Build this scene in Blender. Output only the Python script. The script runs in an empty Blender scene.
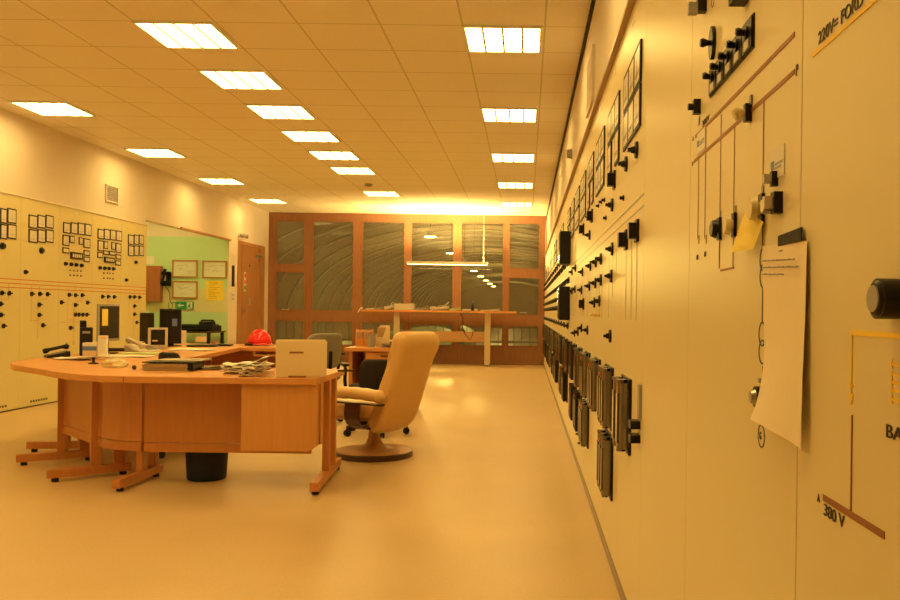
import bpy, bmesh, math, random
from mathutils import Vector, Matrix
random.seed(7)
PI = math.pi
TH = 0.0135          # camera roll
F = 824.0            # focal length in pixels of the 900x600 frame
VX, VY = 526.0, 312.0
CH = 1.145           # camera height
XR, XL = 0.40, -5.56 # faces of the two control boards
YB = 17.8            # window wall
CEIL = 3.225
COL = bpy.context.scene.collection

# ---------------------------------------------------------------- placing
def uv(px, py):
    dx, dy = px - VX, py - VY
    return dx + dy * TH, dy - dx * TH
def onR(px, py, X=XR):
    u, v = uv(px, py); Y = X * F / u
    return Y, CH - v * Y / F
onL = lambda px, py: onR(px, py, XL)
def onZ(px, py, z=0.72):
    u, v = uv(px, py); Y = (CH - z) * F / v
    return u * Y / F, Y
def onY(px, py, Y):
    u, v = uv(px, py)
    return u * Y / F, CH - v * Y / F

# ---------------------------------------------------------------- materials
MATS = {}
def mat(name, col, rough=0.5, metal=0.0, var=0.06, scale=12.0, bump=0.0, stretch=None, coat=0.0, spec=0.5, emit=None, es=0.0, bscale=None):
    if name in MATS: return MATS[name]
    m = bpy.data.materials.new(name); m.use_nodes = True
    nt = m.node_tree; b = nt.nodes['Principled BSDF']
    b.inputs['Roughness'].default_value = rough
    b.inputs['Metallic'].default_value = metal
    b.inputs['Specular IOR Level'].default_value = spec
    b.inputs['Coat Weight'].default_value = coat
    b.inputs['Coat Roughness'].default_value = 0.15
    tc = nt.nodes.new('ShaderNodeTexCoord')
    mp = nt.nodes.new('ShaderNodeMapping')
    nt.links.new(tc.outputs['Object'], mp.inputs['Vector'])
    if stretch: mp.inputs['Scale'].default_value = stretch
    n = nt.nodes.new('ShaderNodeTexNoise'); n.inputs['Scale'].default_value = scale
    n.inputs['Detail'].default_value = 4
    nt.links.new(mp.outputs['Vector'], n.inputs['Vector'])
    mx = nt.nodes.new('ShaderNodeMix'); mx.data_type = 'RGBA'
    mx.inputs['A'].default_value = (*[min(1, c * (1 - var)) for c in col], 1)
    mx.inputs['B'].default_value = (*[min(1, c * (1 + var)) for c in col], 1)
    nt.links.new(n.outputs['Fac'], mx.inputs['Factor'])
    nt.links.new(mx.outputs['Result'], b.inputs['Base Color'])
    if bump:
        n2 = nt.nodes.new('ShaderNodeTexNoise'); n2.inputs['Scale'].default_value = bscale or scale * 4
        nt.links.new(mp.outputs['Vector'], n2.inputs['Vector'])
        bp = nt.nodes.new('ShaderNodeBump'); bp.inputs['Strength'].default_value = bump
        bp.inputs['Distance'].default_value = 0.01
        nt.links.new(n2.outputs['Fac'], bp.inputs['Height']); nt.links.new(bp.outputs['Normal'], b.inputs['Normal'])
    if emit:
        b.inputs['Emission Color'].default_value = (*emit, 1)
        b.inputs['Emission Strength'].default_value = es
    MATS[name] = m
    return m
def wood(name, col, dark, rough=0.38, sx=(1.2, 14, 14), coat=0.15):
    m = bpy.data.materials.new(name); m.use_nodes = True
    nt = m.node_tree; b = nt.nodes['Principled BSDF']
    b.inputs['Roughness'].default_value = rough; b.inputs['Coat Weight'].default_value = coat
    b.inputs['Coat Roughness'].default_value = 0.3
    tc = nt.nodes.new('ShaderNodeTexCoord'); mp = nt.nodes.new('ShaderNodeMapping')
    mp.inputs['Scale'].default_value = sx
    nt.links.new(tc.outputs['Object'], mp.inputs['Vector'])
    n = nt.nodes.new('ShaderNodeTexNoise'); n.inputs['Scale'].default_value = 3.0; n.inputs['Detail'].default_value = 6
    n.inputs['Distortion'].default_value = 0.6
    nt.links.new(mp.outputs['Vector'], n.inputs['Vector'])
    cr = nt.nodes.new('ShaderNodeValToRGB')
    cr.color_ramp.elements[0].position = 0.3; cr.color_ramp.elements[0].color = (*dark, 1)
    cr.color_ramp.elements[1].position = 0.65; cr.color_ramp.elements[1].color = (*col, 1)
    nt.links.new(n.outputs['Fac'], cr.inputs['Fac']); nt.links.new(cr.outputs['Color'], b.inputs['Base Color'])
    MATS[name] = m
    return m
def emitter(name, col, s):
    m = bpy.data.materials.new(name); m.use_nodes = True
    nt = m.node_tree; nt.nodes.clear()
    e = nt.nodes.new('ShaderNodeEmission'); o = nt.nodes.new('ShaderNodeOutputMaterial')
    e.inputs[0].default_value = (*col, 1); e.inputs[1].default_value = s
    nt.links.new(e.outputs[0], o.inputs[0])
    return m
def glass(name, tint, refl=1.0, refl_veil=0.0):
    m = bpy.data.materials.new(name); m.use_nodes = True
    nt = m.node_tree; nt.nodes.clear()
    t = nt.nodes.new('ShaderNodeBsdfTransparent'); t.inputs[0].default_value = (*tint, 1)
    g = nt.nodes.new('ShaderNodeBsdfGlossy'); g.inputs['Roughness'].default_value = 0.02
    fr = nt.nodes.new('ShaderNodeFresnel'); fr.inputs['IOR'].default_value = 1.5
    ml = nt.nodes.new('ShaderNodeMath'); ml.operation = 'MULTIPLY'; ml.inputs[1].default_value = refl; ml.use_clamp = True
    x = nt.nodes.new('ShaderNodeMixShader'); o = nt.nodes.new('ShaderNodeOutputMaterial')
    nt.links.new(fr.outputs[0], ml.inputs[0]); nt.links.new(ml.outputs[0], x.inputs[0])
    if refl_veil:
        df = nt.nodes.new('ShaderNodeBsdfDiffuse'); df.inputs[0].default_value = (.62,.58,.50,1)  # pale diffuse veil imitates the hazy room reflections on the panes
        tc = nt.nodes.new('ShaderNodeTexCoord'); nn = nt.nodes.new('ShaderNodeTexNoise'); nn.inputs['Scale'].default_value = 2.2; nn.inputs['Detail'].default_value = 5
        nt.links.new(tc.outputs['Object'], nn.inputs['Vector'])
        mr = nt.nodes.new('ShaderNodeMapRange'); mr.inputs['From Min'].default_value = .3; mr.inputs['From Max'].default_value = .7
        mr.inputs['To Min'].default_value = refl_veil*.6; mr.inputs['To Max'].default_value = refl_veil*1.4
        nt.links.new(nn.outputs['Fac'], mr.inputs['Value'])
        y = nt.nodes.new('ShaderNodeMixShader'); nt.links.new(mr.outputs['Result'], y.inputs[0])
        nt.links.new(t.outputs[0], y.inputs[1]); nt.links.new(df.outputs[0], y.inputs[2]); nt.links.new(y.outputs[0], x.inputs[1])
    else: nt.links.new(t.outputs[0], x.inputs[1])
    nt.links.new(g.outputs[0], x.inputs[2]); nt.links.new(x.outputs[0], o.inputs[0])
    return m
LC = (1.0, 0.645, 0.18)     # colour of the lamps as the film balance saw them
M_LAMP = emitter('lamp_diffuser', LC, 12.5)
M_PEND = emitter('pendant_tube', LC, 600.0)
M_HALL_LAMP = emitter('hall_lamp', LC, 50.0)
M_IVORY = mat('ivory_enamel', (0.77, 0.69, 0.45), 0.36, var=0.012, scale=2, spec=0.4)
M_IVORY_L = mat('ivory_enamel_aged', (0.72, 0.67, 0.35), 0.34, var=0.02, scale=3)
M_WALL = mat('cream_plaster', (0.74, 0.68, 0.62), 0.75, var=0.02, scale=4, bump=0.05)
M_BLACK = mat('black_bakelite', (0.008, 0.007, 0.007), 0.35, var=0.2, scale=30, spec=.3)
M_DPLAS = mat('dark_plastic', (0.012, 0.012, 0.014), 0.45, var=0.15, spec=.3)
M_METERF = mat('meter_frame_black', (0.02, 0.015, 0.01), 0.45, var=0.2, spec=.3)
M_DIAL = mat('meter_dial_white', (0.74, 0.72, 0.60), 0.33, var=0.05, scale=20)
M_BROWNL = mat('brown_paint_line', (0.30, 0.12, 0.045), 0.5)
M_REDL = mat('orange_red_paint_line', (0.62, 0.16, 0.06), 0.5)
M_GREYL = mat('grey_blue_paint_line', (0.34, 0.36, 0.40), 0.4)
M_YELL = mat('yellow_paint_line', (0.95, 0.68, 0.05), 0.5)
M_INK = mat('black_lettering', (0.05, 0.03, 0.02), 0.5)
M_BLUEINK = mat('blue_black_line', (0.06, 0.07, 0.12), 0.5)
M_SILVER = mat('relay_case_metal', (0.25, 0.225, 0.19), 0.2, metal=0.9, var=0.1)
M_STEEL = mat('brushed_steel', (0.5, 0.48, 0.45), 0.3, metal=0.9)
M_BRASS = mat('brass', (0.75, 0.55, 0.25), 0.3, metal=0.9)
M_IVKNOB = mat('ivory_plastic', (0.70, 0.62, 0.36), 0.3)
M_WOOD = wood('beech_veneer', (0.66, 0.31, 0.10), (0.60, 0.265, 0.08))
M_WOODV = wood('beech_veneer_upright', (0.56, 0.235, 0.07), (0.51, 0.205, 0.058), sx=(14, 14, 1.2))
M_FRAME = wood('stained_window_timber', (0.30, 0.138, 0.072), (0.255, 0.115, 0.06), rough=0.45, sx=(9, 9, 1))
M_DOOR = wood('door_veneer', (0.44, 0.22, 0.10), (0.38, 0.18, 0.08), rough=0.4, sx=(10, 10, .8))
M_CAB = wood('red_brown_cabinet', (0.42, 0.15, 0.07), (0.36, 0.12, 0.055), sx=(9, 9, 1))
M_LEATHER = mat('tan_leather', (0.71, 0.465, 0.20), 0.38, var=0.06, scale=8, bump=0.35, bscale=16, spec=0.5)
M_DWOOD = mat('dark_stained_wood', (0.07, 0.03, 0.02), 0.3, var=0.2, stretch=(1, 1, 8))
M_DISC = mat('tan_lacquered_base', (0.50, 0.27, 0.12), 0.35)
M_BFAB = mat('black_fabric', (0.014, 0.011, 0.012), 0.85, var=0.2, scale=60, bump=0.2)
M_GFAB = mat('grey_fabric', (0.23, 0.22, 0.20), 0.85, var=0.15, scale=60, bump=0.2)
M_PAPER = mat('white_paper', (0.80, 0.78, 0.74), 0.6, var=0.02)
M_PAPERW = mat('weathered_paper', (0.90, 0.80, 0.62), 0.7, var=0.03, bump=0.25, scale=5, bscale=14)
M_PAPERY = mat('yellow_paper', (0.90, 0.74, 0.16), 0.6, var=0.02)
M_PAPERG = mat('pale_green_paper', (0.62, 0.78, 0.40), 0.6)
M_CARD = mat('plain_cardboard', (0.78, 0.64, 0.42), 0.7, var=0.03)
M_BROWNCARD = mat('brown_tape', (0.30, 0.12, 0.05), 0.5)
M_RED = mat('red_helmet_shell', (0.75, 0.012, 0.012), 0.25, var=0.02, coat=0.3)
M_BIN = mat('dark_blue_plastic', (0.010, 0.020, 0.045), 0.5, spec=.3)
M_GREEN = mat('green_wall_paint', (0.50, 0.74, 0.47), 0.7, var=0.02)
M_BAND = mat('cream_band_paint', (0.66, 0.64, 0.38), 0.7, var=0.02)
M_BEIGE = mat('beige_plastic', (0.60, 0.55, 0.46), 0.4)
M_GREYP = mat('grey_plastic', (0.35, 0.34, 0.33), 0.4)
M_SCREEN = mat('dark_screen', (0.02, 0.018, 0.02), 0.18, spec=.35)
M_EXIT = mat('exit_green', (0.02, 0.30, 0.10), 0.4)
M_WHITEP = mat('white_plastic', (0.8, 0.8, 0.78), 0.35)
M_TRIMD = mat('dark_ceiling_edge', (0.03, 0.025, 0.02), 0.7)
M_TAPE = mat('black_tape', (0.015, 0.012, 0.01), 0.6, bump=0.2, spec=.2)
M_BLUE = mat('blue_print', (0.12, 0.2, 0.5), 0.5)
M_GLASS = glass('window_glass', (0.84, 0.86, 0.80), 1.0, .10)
M_PLASTICW = glass('clear_wrap', (0.9, 0.88, 0.8), 2.5)
M_HALLW = mat('hall_wall', (0.34, 0.27, 0.20), 0.9, var=0.3, scale=0.25)
M_HALLR = mat('hall_rib', (0.50, 0.46, 0.38), 0.8)
M_HALLG = mat('hall_green_steel', (0.25, 0.32, 0.22), 0.6)
M_HALLF = mat('hall_floor', (0.30, 0.26, 0.18), 0.5)

def ceiling_mat():
    m = bpy.data.materials.new('ceiling_tiles'); m.use_nodes = True
    nt = m.node_tree; b = nt.nodes['Principled BSDF']; b.inputs['Roughness'].default_value = 0.8
    tc = nt.nodes.new('ShaderNodeTexCoord'); sp = nt.nodes.new('ShaderNodeSeparateXYZ')
    nt.links.new(tc.outputs['Object'], sp.inputs[0])
    ds = []
    for ax, off in (('X', 0.11), ('Y', 6.0)):
        a = nt.nodes.new('ShaderNodeMath'); a.operation = 'SUBTRACT'; a.inputs[1].default_value = off
        nt.links.new(sp.outputs[ax], a.inputs[0])
        p = nt.nodes.new('ShaderNodeMath'); p.operation = 'PINGPONG'; p.inputs[1].default_value = 0.3
        nt.links.new(a.outputs[0], p.inputs[0])
        ds.append(p)
    mn = nt.nodes.new('ShaderNodeMath'); mn.operation = 'MINIMUM'
    nt.links.new(ds[0].outputs[0], mn.inputs[0]); nt.links.new(ds[1].outputs[0], mn.inputs[1])
    lt = nt.nodes.new('ShaderNodeMath'); lt.operation = 'LESS_THAN'; lt.inputs[1].default_value = 0.007
    nt.links.new(mn.outputs[0], lt.inputs[0])
    n = nt.nodes.new('ShaderNodeTexNoise'); n.inputs['Scale'].default_value = 90
    nt.links.new(tc.outputs['Object'], n.inputs['Vector'])
    n2 = nt.nodes.new('ShaderNodeTexNoise'); n2.inputs['Scale'].default_value = 1.2
    nt.links.new(tc.outputs['Object'], n2.inputs['Vector'])
    c1 = nt.nodes.new('ShaderNodeMix'); c1.data_type = 'RGBA'
    c1.inputs['A'].default_value = (0.78, 0.74, 0.64, 1); c1.inputs['B'].default_value = (0.90, 0.86, 0.76, 1)
    nt.links.new(n.outputs['Fac'], c1.inputs['Factor'])
    c2 = nt.nodes.new('ShaderNodeMix'); c2.data_type = 'RGBA'
    nt.links.new(lt.outputs[0], c2.inputs['Factor']); nt.links.new(c1.outputs['Result'], c2.inputs['A'])
    c2.inputs['B'].default_value = (0.60, 0.54, 0.42, 1)
    nt.links.new(c2.outputs['Result'], b.inputs['Base Color'])
    return m
def floor_mat():
    m = bpy.data.materials.new('worn_linoleum'); m.use_nodes = True
    nt = m.node_tree; b = nt.nodes['Principled BSDF']
    tc = nt.nodes.new('ShaderNodeTexCoord')
    n = nt.nodes.new('ShaderNodeTexNoise'); n.inputs['Scale'].default_value = 1.1; n.inputs['Detail'].default_value = 6
    nt.links.new(tc.outputs['Object'], n.inputs['Vector'])
    n3 = nt.nodes.new('ShaderNodeTexNoise'); n3.inputs['Scale'].default_value = 70; n3.inputs['Detail'].default_value = 3
    nt.links.new(tc.outputs['Object'], n3.inputs['Vector'])
    ad = nt.nodes.new('ShaderNodeMix'); ad.data_type = 'FLOAT'; ad.inputs['Factor'].default_value = 0.35
    nt.links.new(n.outputs['Fac'], ad.inputs['A']); nt.links.new(n3.outputs['Fac'], ad.inputs['B'])
    cr = nt.nodes.new('ShaderNodeValToRGB')
    cr.color_ramp.elements[0].position = 0.35; cr.color_ramp.elements[0].color = (0.55, 0.41, 0.225, 1)
    cr.color_ramp.elements[1].position = 0.65; cr.color_ramp.elements[1].color = (0.64, 0.485, 0.275, 1)
    nt.links.new(ad.outputs['Result'], cr.inputs['Fac']); nt.links.new(cr.outputs['Color'], b.inputs['Base Color'])
    mr = nt.nodes.new('ShaderNodeMapRange'); mr.inputs['To Min'].default_value = 0.28; mr.inputs['To Max'].default_value = 0.46; b.inputs['Specular IOR Level'].default_value = 0.6
    nt.links.new(n.outputs['Fac'], mr.inputs['Value']); nt.links.new(mr.outputs['Result'], b.inputs['Roughness'])
    bp = nt.nodes.new('ShaderNodeBump'); bp.inputs['Strength'].default_value = 0.12; bp.inputs['Distance'].default_value = 0.01
    n4 = nt.nodes.new('ShaderNodeTexNoise'); n4.inputs['Scale'].default_value = 5
    nt.links.new(tc.outputs['Object'], n4.inputs['Vector'])
    nt.links.new(n4.outputs['Fac'], bp.inputs['Height']); nt.links.new(bp.outputs['Normal'], b.inputs['Normal'])
    return m
M_CEIL = ceiling_mat(); M_FLOOR = floor_mat()

# ---------------------------------------------------------------- geometry
class MB:
    def __init__(s): s.v = []; s.f = []
    def add(s, vs, fs, T=None):
        n = len(s.v)
        s.v += [tuple((T @ Vector(p)) if T else p) for p in vs]
        s.f += [tuple(n + i for i in f) for f in fs]
        return s
    def box(s, x0, x1, y0, y1, z0, z1, T=None):
        x0, x1 = sorted((x0, x1)); y0, y1 = sorted((y0, y1)); z0, z1 = sorted((z0, z1))
        vs = [(x0,y0,z0),(x1,y0,z0),(x1,y1,z0),(x0,y1,z0),(x0,y0,z1),(x1,y0,z1),(x1,y1,z1),(x0,y1,z1)]
        return s.add(vs, [(3,2,1,0),(4,5,6,7),(0,1,5,4),(1,2,6,5),(2,3,7,6),(3,0,4,7)], T)
    def prism(s, poly, z0, z1, T=None):
        a = sum(poly[i][0]*poly[(i+1)%len(poly)][1]-poly[(i+1)%len(poly)][0]*poly[i][1] for i in range(len(poly)))
        if a < 0: poly = poly[::-1]
        n = len(poly)
        vs = [(x,y,z0) for x,y in poly] + [(x,y,z1) for x,y in poly]
        fs = [tuple(range(n-1,-1,-1)), tuple(range(n,2*n))] + [(i,(i+1)%n,n+(i+1)%n,n+i) for i in range(n)]
        return s.add(vs, fs, T)
    def rings(s, rs, closed=True, caps=True, T=None):
        n = len(rs[0]); vs = [p for r in rs for p in r]; fs = []
        for k in range(len(rs)-1):
            for i in range(n if closed else n-1):
                j = (i+1) % n
                fs.append((k*n+i, k*n+j, (k+1)*n+j, (k+1)*n+i))
        if caps:
            fs.append(tuple(range(n-1,-1,-1))); b = (len(rs)-1)*n
            fs.append(tuple(range(b, b+n)))
        return s.add(vs, fs, T)
    def cyl(s, c, ax, r, L, n=16, r2=None, T=None):
        """cylinder starting at c along unit axis ax, length L"""
        ax = Vector(ax).normalized(); c = Vector(c)
        a = ax.orthogonal().normalized(); b = ax.cross(a)
        r2 = r if r2 is None else r2
        R = [[tuple(c + ax*l + (a*math.cos(t)+b*math.sin(t))*rr) for t in (2*PI*i/n for i in range(n))] for l, rr in ((0,r),(L,r2))]
        return s.rings(R, T=T)
    def lathe(s, prof, c=(0,0,0), n=24, T=None):
        R = [[(c[0]+r*math.cos(2*PI*i/n), c[1]+r*math.sin(2*PI*i/n), c[2]+z) for i in range(n)] for r, z in prof]
        return s.rings(R, T=T)
    def tube(s, pts, r, n=8, T=None):
        P = [Vector(p) for p in pts]; R = []
        rr = r if isinstance(r, (list, tuple)) else [r]*len(P)
        prev = None
        for i, p in enumerate(P):
            d = (P[min(i+1,len(P)-1)] - P[max(i-1,0)]).normalized()
            a = d.orthogonal().normalized() if prev is None else (prev - d*prev.dot(d)).normalized()
            prev = a; b = d.cross(a)
            R.append([tuple(p + (a*math.cos(2*PI*k/n)+b*math.sin(2*PI*k/n))*rr[i]) for k in range(n)])
        return s.rings(R, T=T)
    def ring(s, c, r, t, nrm='y', n=24, d=0.001, sx=1.0):
        """flat annulus in the local x-z plane facing -y"""
        cx, cy, cz = c; R = []
        for rad, y in ((r-t, cy), (r, cy), (r, cy-d), (r-t, cy-d), (r-t, cy)):
            R.append([(cx+sx*rad*math.cos(2*PI*i/n), y, cz+rad*math.sin(2*PI*i/n)) for i in range(n)])
        return s.rings(R, caps=False)
    def build(s, name, m, parent=None, loc=None, rz=0.0, bevel=0.0, smooth=False, subd=0, seg=2):
        me = bpy.data.meshes.new(name); me.from_pydata(s.v, [], s.f); me.update()
        bm = bmesh.new(); bm.from_mesh(me); bmesh.ops.recalc_face_normals(bm, faces=bm.faces); bm.to_mesh(me); bm.free()
        me.materials.append(m)
        o = bpy.data.objects.new(name, me); COL.objects.link(o)
        if parent: o.parent = parent
        if loc: o.location = loc
        o.rotation_euler = (0, 0, rz)
        if bevel:
            md = o.modifiers.new('bevel', 'BEVEL'); md.width = bevel; md.segments = seg; md.limit_method = 'ANGLE'
        if subd:
            md = o.modifiers.new('subd', 'SUBSURF'); md.levels = subd; md.render_levels = subd
        if smooth or subd:
            for p in me.polygons: p.use_smooth = True
        elif bevel:
            for p in me.polygons: p.use_smooth = False
        return o
def smooth_angle(o, ang=0.7):
    me = o.data
    for p in me.polygons: p.use_smooth = True
    try: me.set_sharp_from_angle(angle=ang)
    except Exception: pass
    return o
def tag(o, label, cat, group=None, kind=None):
    o['label'] = label; o['category'] = cat
    if group: o['group'] = group
    if kind: o['kind'] = kind
    return o
def thing(name, label, cat, loc=(0,0,0), rz=0.0, group=None):
    o = bpy.data.objects.new(name, None); COL.objects.link(o)
    o.location = loc; o.rotation_euler = (0,0,rz); o.empty_display_size = 0.1
    return tag(o, label, cat, group)
def struct(mb, name, m, label=None, **k):
    o = mb.build(name, m, **k); o['kind'] = 'structure'
    if label: o['label'] = label
    return o
def copyof(o, parent=None, loc=None, rz=None):
    c = o.copy(); COL.objects.link(c)
    if parent is not None: c.parent = parent
    if loc is not None: c.location = loc
    if rz is not None: c.rotation_euler = (0,0,rz)
    return c
def copy_tree(o, parent=None):
    c = o.copy(); COL.objects.link(c)
    if parent is not None: c.parent = parent
    for ch in [x for x in list(COL.objects) if x.parent is o]: copy_tree(ch, c)
    return c
_text = {}
def text_mesh(body, size, thick=0.0006):
    """lettering mesh in the local x-z plane, facing -y, lower-left at the origin"""
    cu = bpy.data.curves.new('t', 'FONT'); cu.body = body; cu.size = size; cu.extrude = thick
    ob = bpy.data.objects.new('t', cu); COL.objects.link(ob)
    dg = bpy.context.evaluated_depsgraph_get(); dg.update()
    me = bpy.data.meshes.new_from_object(ob.evaluated_get(dg))
    bpy.data.objects.remove(ob); bpy.data.curves.remove(cu)
    me.transform(Matrix.Rotation(PI/2, 4, 'X'))
    return me
def text(name, body, size, m, parent, loc, sx=1.0, rz=0.0):
    me = text_mesh(body, size); me.materials.clear(); me.materials.append(m)
    if sx != 1.0: me.transform(Matrix.Diagonal((sx, 1, 1, 1)))
    o = bpy.data.objects.new(name, me); COL.objects.link(o); o.parent = parent; o.location = loc; o.rotation_euler = (0,0,rz)
    return o

# ================================================================ setting
XW = -5.58
struct(MB().box(-9.0, 1.0, -3.2, YB+0.3, -0.1, 0.0), 'floor', M_FLOOR)
struct(MB().box(-9.0, 1.0, -3.2, YB+0.3, CEIL, CEIL+0.1), 'ceiling', M_CEIL)
struct(MB().box(0.43, 0.55, -3.2, YB+0.1, 0, CEIL), 'wall_right', M_WALL)
NY0, NY1 = 12.05, 15.47     # nook opening
struct(MB().box(XW-0.12, XW, -3.2, NY0, 0, CEIL), 'wall_left', M_WALL)
struct(MB().box(XW-0.12, XW, NY0, 15.45, 2.42, CEIL), 'wall_left_lintel', M_WALL)
wl = MB(); DY0, DY1, DZ = 15.90, 17.50, 2.46
wl.box(XW-0.02, XW, 15.45, NY1+0.051, 0, CEIL); wl.box(XW-0.12, XW, NY1+0.051, DY0, 0, CEIL); wl.box(XW-0.12, XW, DY1, YB+0.1, 0, CEIL); wl.box(XW-0.12, XW, DY0, DY1, DZ, CEIL)
struct(wl, 'wall_left_far', M_WALL)
struct(MB().box(-9.0, 1.0, -3.3, -3.2, 0, CEIL), 'wall_rear', M_WALL)
# nook behind the left wall
NKY = 15.45
gw = MB().box(-8.9, XW-.02, NKY, NKY+0.07, 0, 0.0+1.06); 
struct(gw, 'wall_nook_lower', M_GREEN)
struct(MB().box(-8.9, XW-.02, NKY, NKY+0.07, 1.06, 1.495), 'wall_nook_band', M_BAND)
struct(MB().box(-8.9, XW-.02, NKY, NKY+0.07, 1.495, 2.47), 'wall_nook_upper', M_GREEN)
struct(MB().box(-8.9, XW-.02, NKY, NKY+0.07, 2.47, CEIL), 'wall_nook_top', M_WALL)
struct(MB().box(-9.0, -8.9, 11.9, NKY+0.1, 0, CEIL), 'wall_nook_left', M_GREEN)
struct(MB().box(-8.9, XW-0.12, 11.9, 12.0, 0, CEIL), 'wall_nook_front', M_GREEN)
# trims
struct(MB().box(0.408, 0.43, -3.2, YB, 3.195, CEIL), 'trim_1', M_TRIMD, 'dark gap strip between ceiling and right wall')
struct(MB().box(0.375, 0.43, -0.4, YB, 2.335, 2.352), 'trim_2', mat('board_cap', (0.42,0.28,0.14), 0.4), 'cap on top of the right control boards, coloured as the brown shadow line')  # brown colour stands in for the shadow line along the ledge
struct(MB().box(XW, XL+0.012, 5.3, NY0, 2.335, 2.352), 'trim_3', mat('board_cap_l', (0.8,0.74,0.6), 0.4), 'pale cap on top of the left control boards')
struct(MB().box(XW, XW+0.035, 13.25, NY1, 2.40, 2.435), 'trim_4', M_DOOR, 'brown timber track over the nook opening')
struct(MB().box(XR-0.006, XR+0.03, -0.4, YB-0.05, 0, 0.045), 'baseboard_right', mat('plinth', (0.30,0.24,0.2), 0.4, metal=.3))
struct(MB().box(XW, XL+0.006, 5.3, NY0, 0, 0.012), 'baseboard_left', mat('plinth_dark', (0.08,0.05,0.04), 0.4))

# window wall
fx = lambda px: (px-VX)*YB/F
BAYS = [(275,304,[(220.5,264.5),(271.5,310),(320,345)]), (311.5,353,[(221,311),(321,345)]), (361,404,[(221.5,312),(322,346)]),
        (410,453,[(222,314),(324,345.5)]), (460,503,[(222.5,315),(325,346)]), (508,539,[(223,269),(277,315.5),(325.5,346.5)])]
EDG = [XW, 307.7, 357, 407, 456.5, 505.7, 0.43]
EX = [EDG[0]] + [fx(e) for e in EDG[1:-1]] + [EDG[-1]]
for n, (a, b, rows) in enumerate(BAYS, 1):
    w = bpy.data.objects.new('window_%d' % n, None); COL.objects.link(w); w.location = ((EX[n-1]+EX[n])/2, YB, 0)
    w['kind'] = 'structure'; cx = w.location.x
    zs = []
    for (y0, y1) in rows:
        mid = (a+b)/2
        zs.append((onY(mid, y0, YB)[1], onY(mid, y1, YB)[1]))
    xa, xb = fx(a)-cx, fx(b)-cx; L, R_ = EX[n-1]-cx+0.0005, EX[n]-cx-0.0005
    fr = MB()
    fr.box(L, xa, 0, 0.12, 0, CEIL).box(xb, R_, 0, 0.12, 0, CEIL)
    z = CEIL
    for (zt, zb) in zs:
        fr.box(xa, xb, 0.0, 0.12, zt, z); z = zb
    fr.box(xa, xb, 0.0, 0.12, 0.0, 0.03)
    fr.build('window_frame', M_FRAME, w, bevel=0.002)
    MB().box(xa, xb, 0.03, 0.07, 0.03, z).build('lower_panel', M_FRAME, w)
    for (zt, zb) in zs:
        bd = MB()
        bd.box(xa, xa+.018, -0.006, 0.045, zb, zt).box(xb-.018, xb, -0.006, 0.045, zb, zt).box(xa+.018, xb-.018, -0.006, .045, zt-.018, zt).box(xa+.018, xb-.018, -0.006, .045, zb, zb+.018)
        bd.build('glazing_bead', M_FRAME, w)
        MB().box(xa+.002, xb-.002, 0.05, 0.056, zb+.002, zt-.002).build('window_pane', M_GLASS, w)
    if n in (1, 6):
        h = MB().box(-.03, .03, -0.03, 0, 1.12, 1.14).cyl((-.03,-.03,1.13),(-1,0,0),.009,.1)
        h.build('window_handle', M_STEEL, w)

# door in the left wall
d = bpy.data.objects.new('door_1', None); COL.objects.link(d); d.location = (XW, (DY0+DY1)/2, 0); d.rotation_euler = (0,0,PI/2); d['kind'] = 'structure'
W2 = (DY1-DY0)/2
MB().box(-W2, -W2+.06, -.015, .10, 0, DZ).box(W2-.30, W2, -.02, .10, 0, DZ).box(-W2+.06, W2-.30, -.015, .10, DZ-.07, DZ).build('door_frame', M_DOOR, d, bevel=.004)
MB().box(-W2+.06, -W2+.27, .01, .06, 0.005, DZ-.07).build('side_leaf', M_DOOR, d)
MB().box(-W2+.285, W2-.30, .01, .06, 0.005, DZ-.07).build('door_leaf', M_DOOR, d)
hd = MB().box(-W2+.34, -W2+.38, -.0, .012, .98, 1.2).cyl((-W2+.36,0.0,1.10),(0,-1,0),.011,.05).cyl((-W2+.36,-.05,1.10),(1,0,0),.011,.13)
hd.build('door_handle', M_STEEL, d)
st = MB().box(-W2+.40, -W2+.52, .004, .011, 1.48, 1.86); st.build('door_sticker', M_WHITEP, d)
MB().box(-W2+.42, -W2+.50, .001, .004, 1.75, 1.83).box(-W2+.42, -W2+.50, .001, .004, 1.63, 1.70).build('sticker_mark', mat('sticker_red',(.75,.05,.03),.4), d)
MB().box(-W2+.42, -W2+.50, .001, .004, 1.51, 1.59).build('sticker_mark', M_EXIT, d)
MB().box(-W2+.70, -W2+.80, .0, .011, 1.22, 1.35).build('lock_plate', M_GREYP, d)
MB().cyl((-W2+.72,.011,2.0),(0,-1,0),.02,.008).build('peephole', M_DPLAS, d)
MB().box(W2-.55, W2-.35, -.03, .01, 2.18, 2.24).box(W2-.50, W2-.25, -.05, -.03, 2.25, 2.27).box(W2-.30,W2-.27,-.05,-.02,1.85,2.26).build('door_closer', M_STEEL, d)

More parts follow.
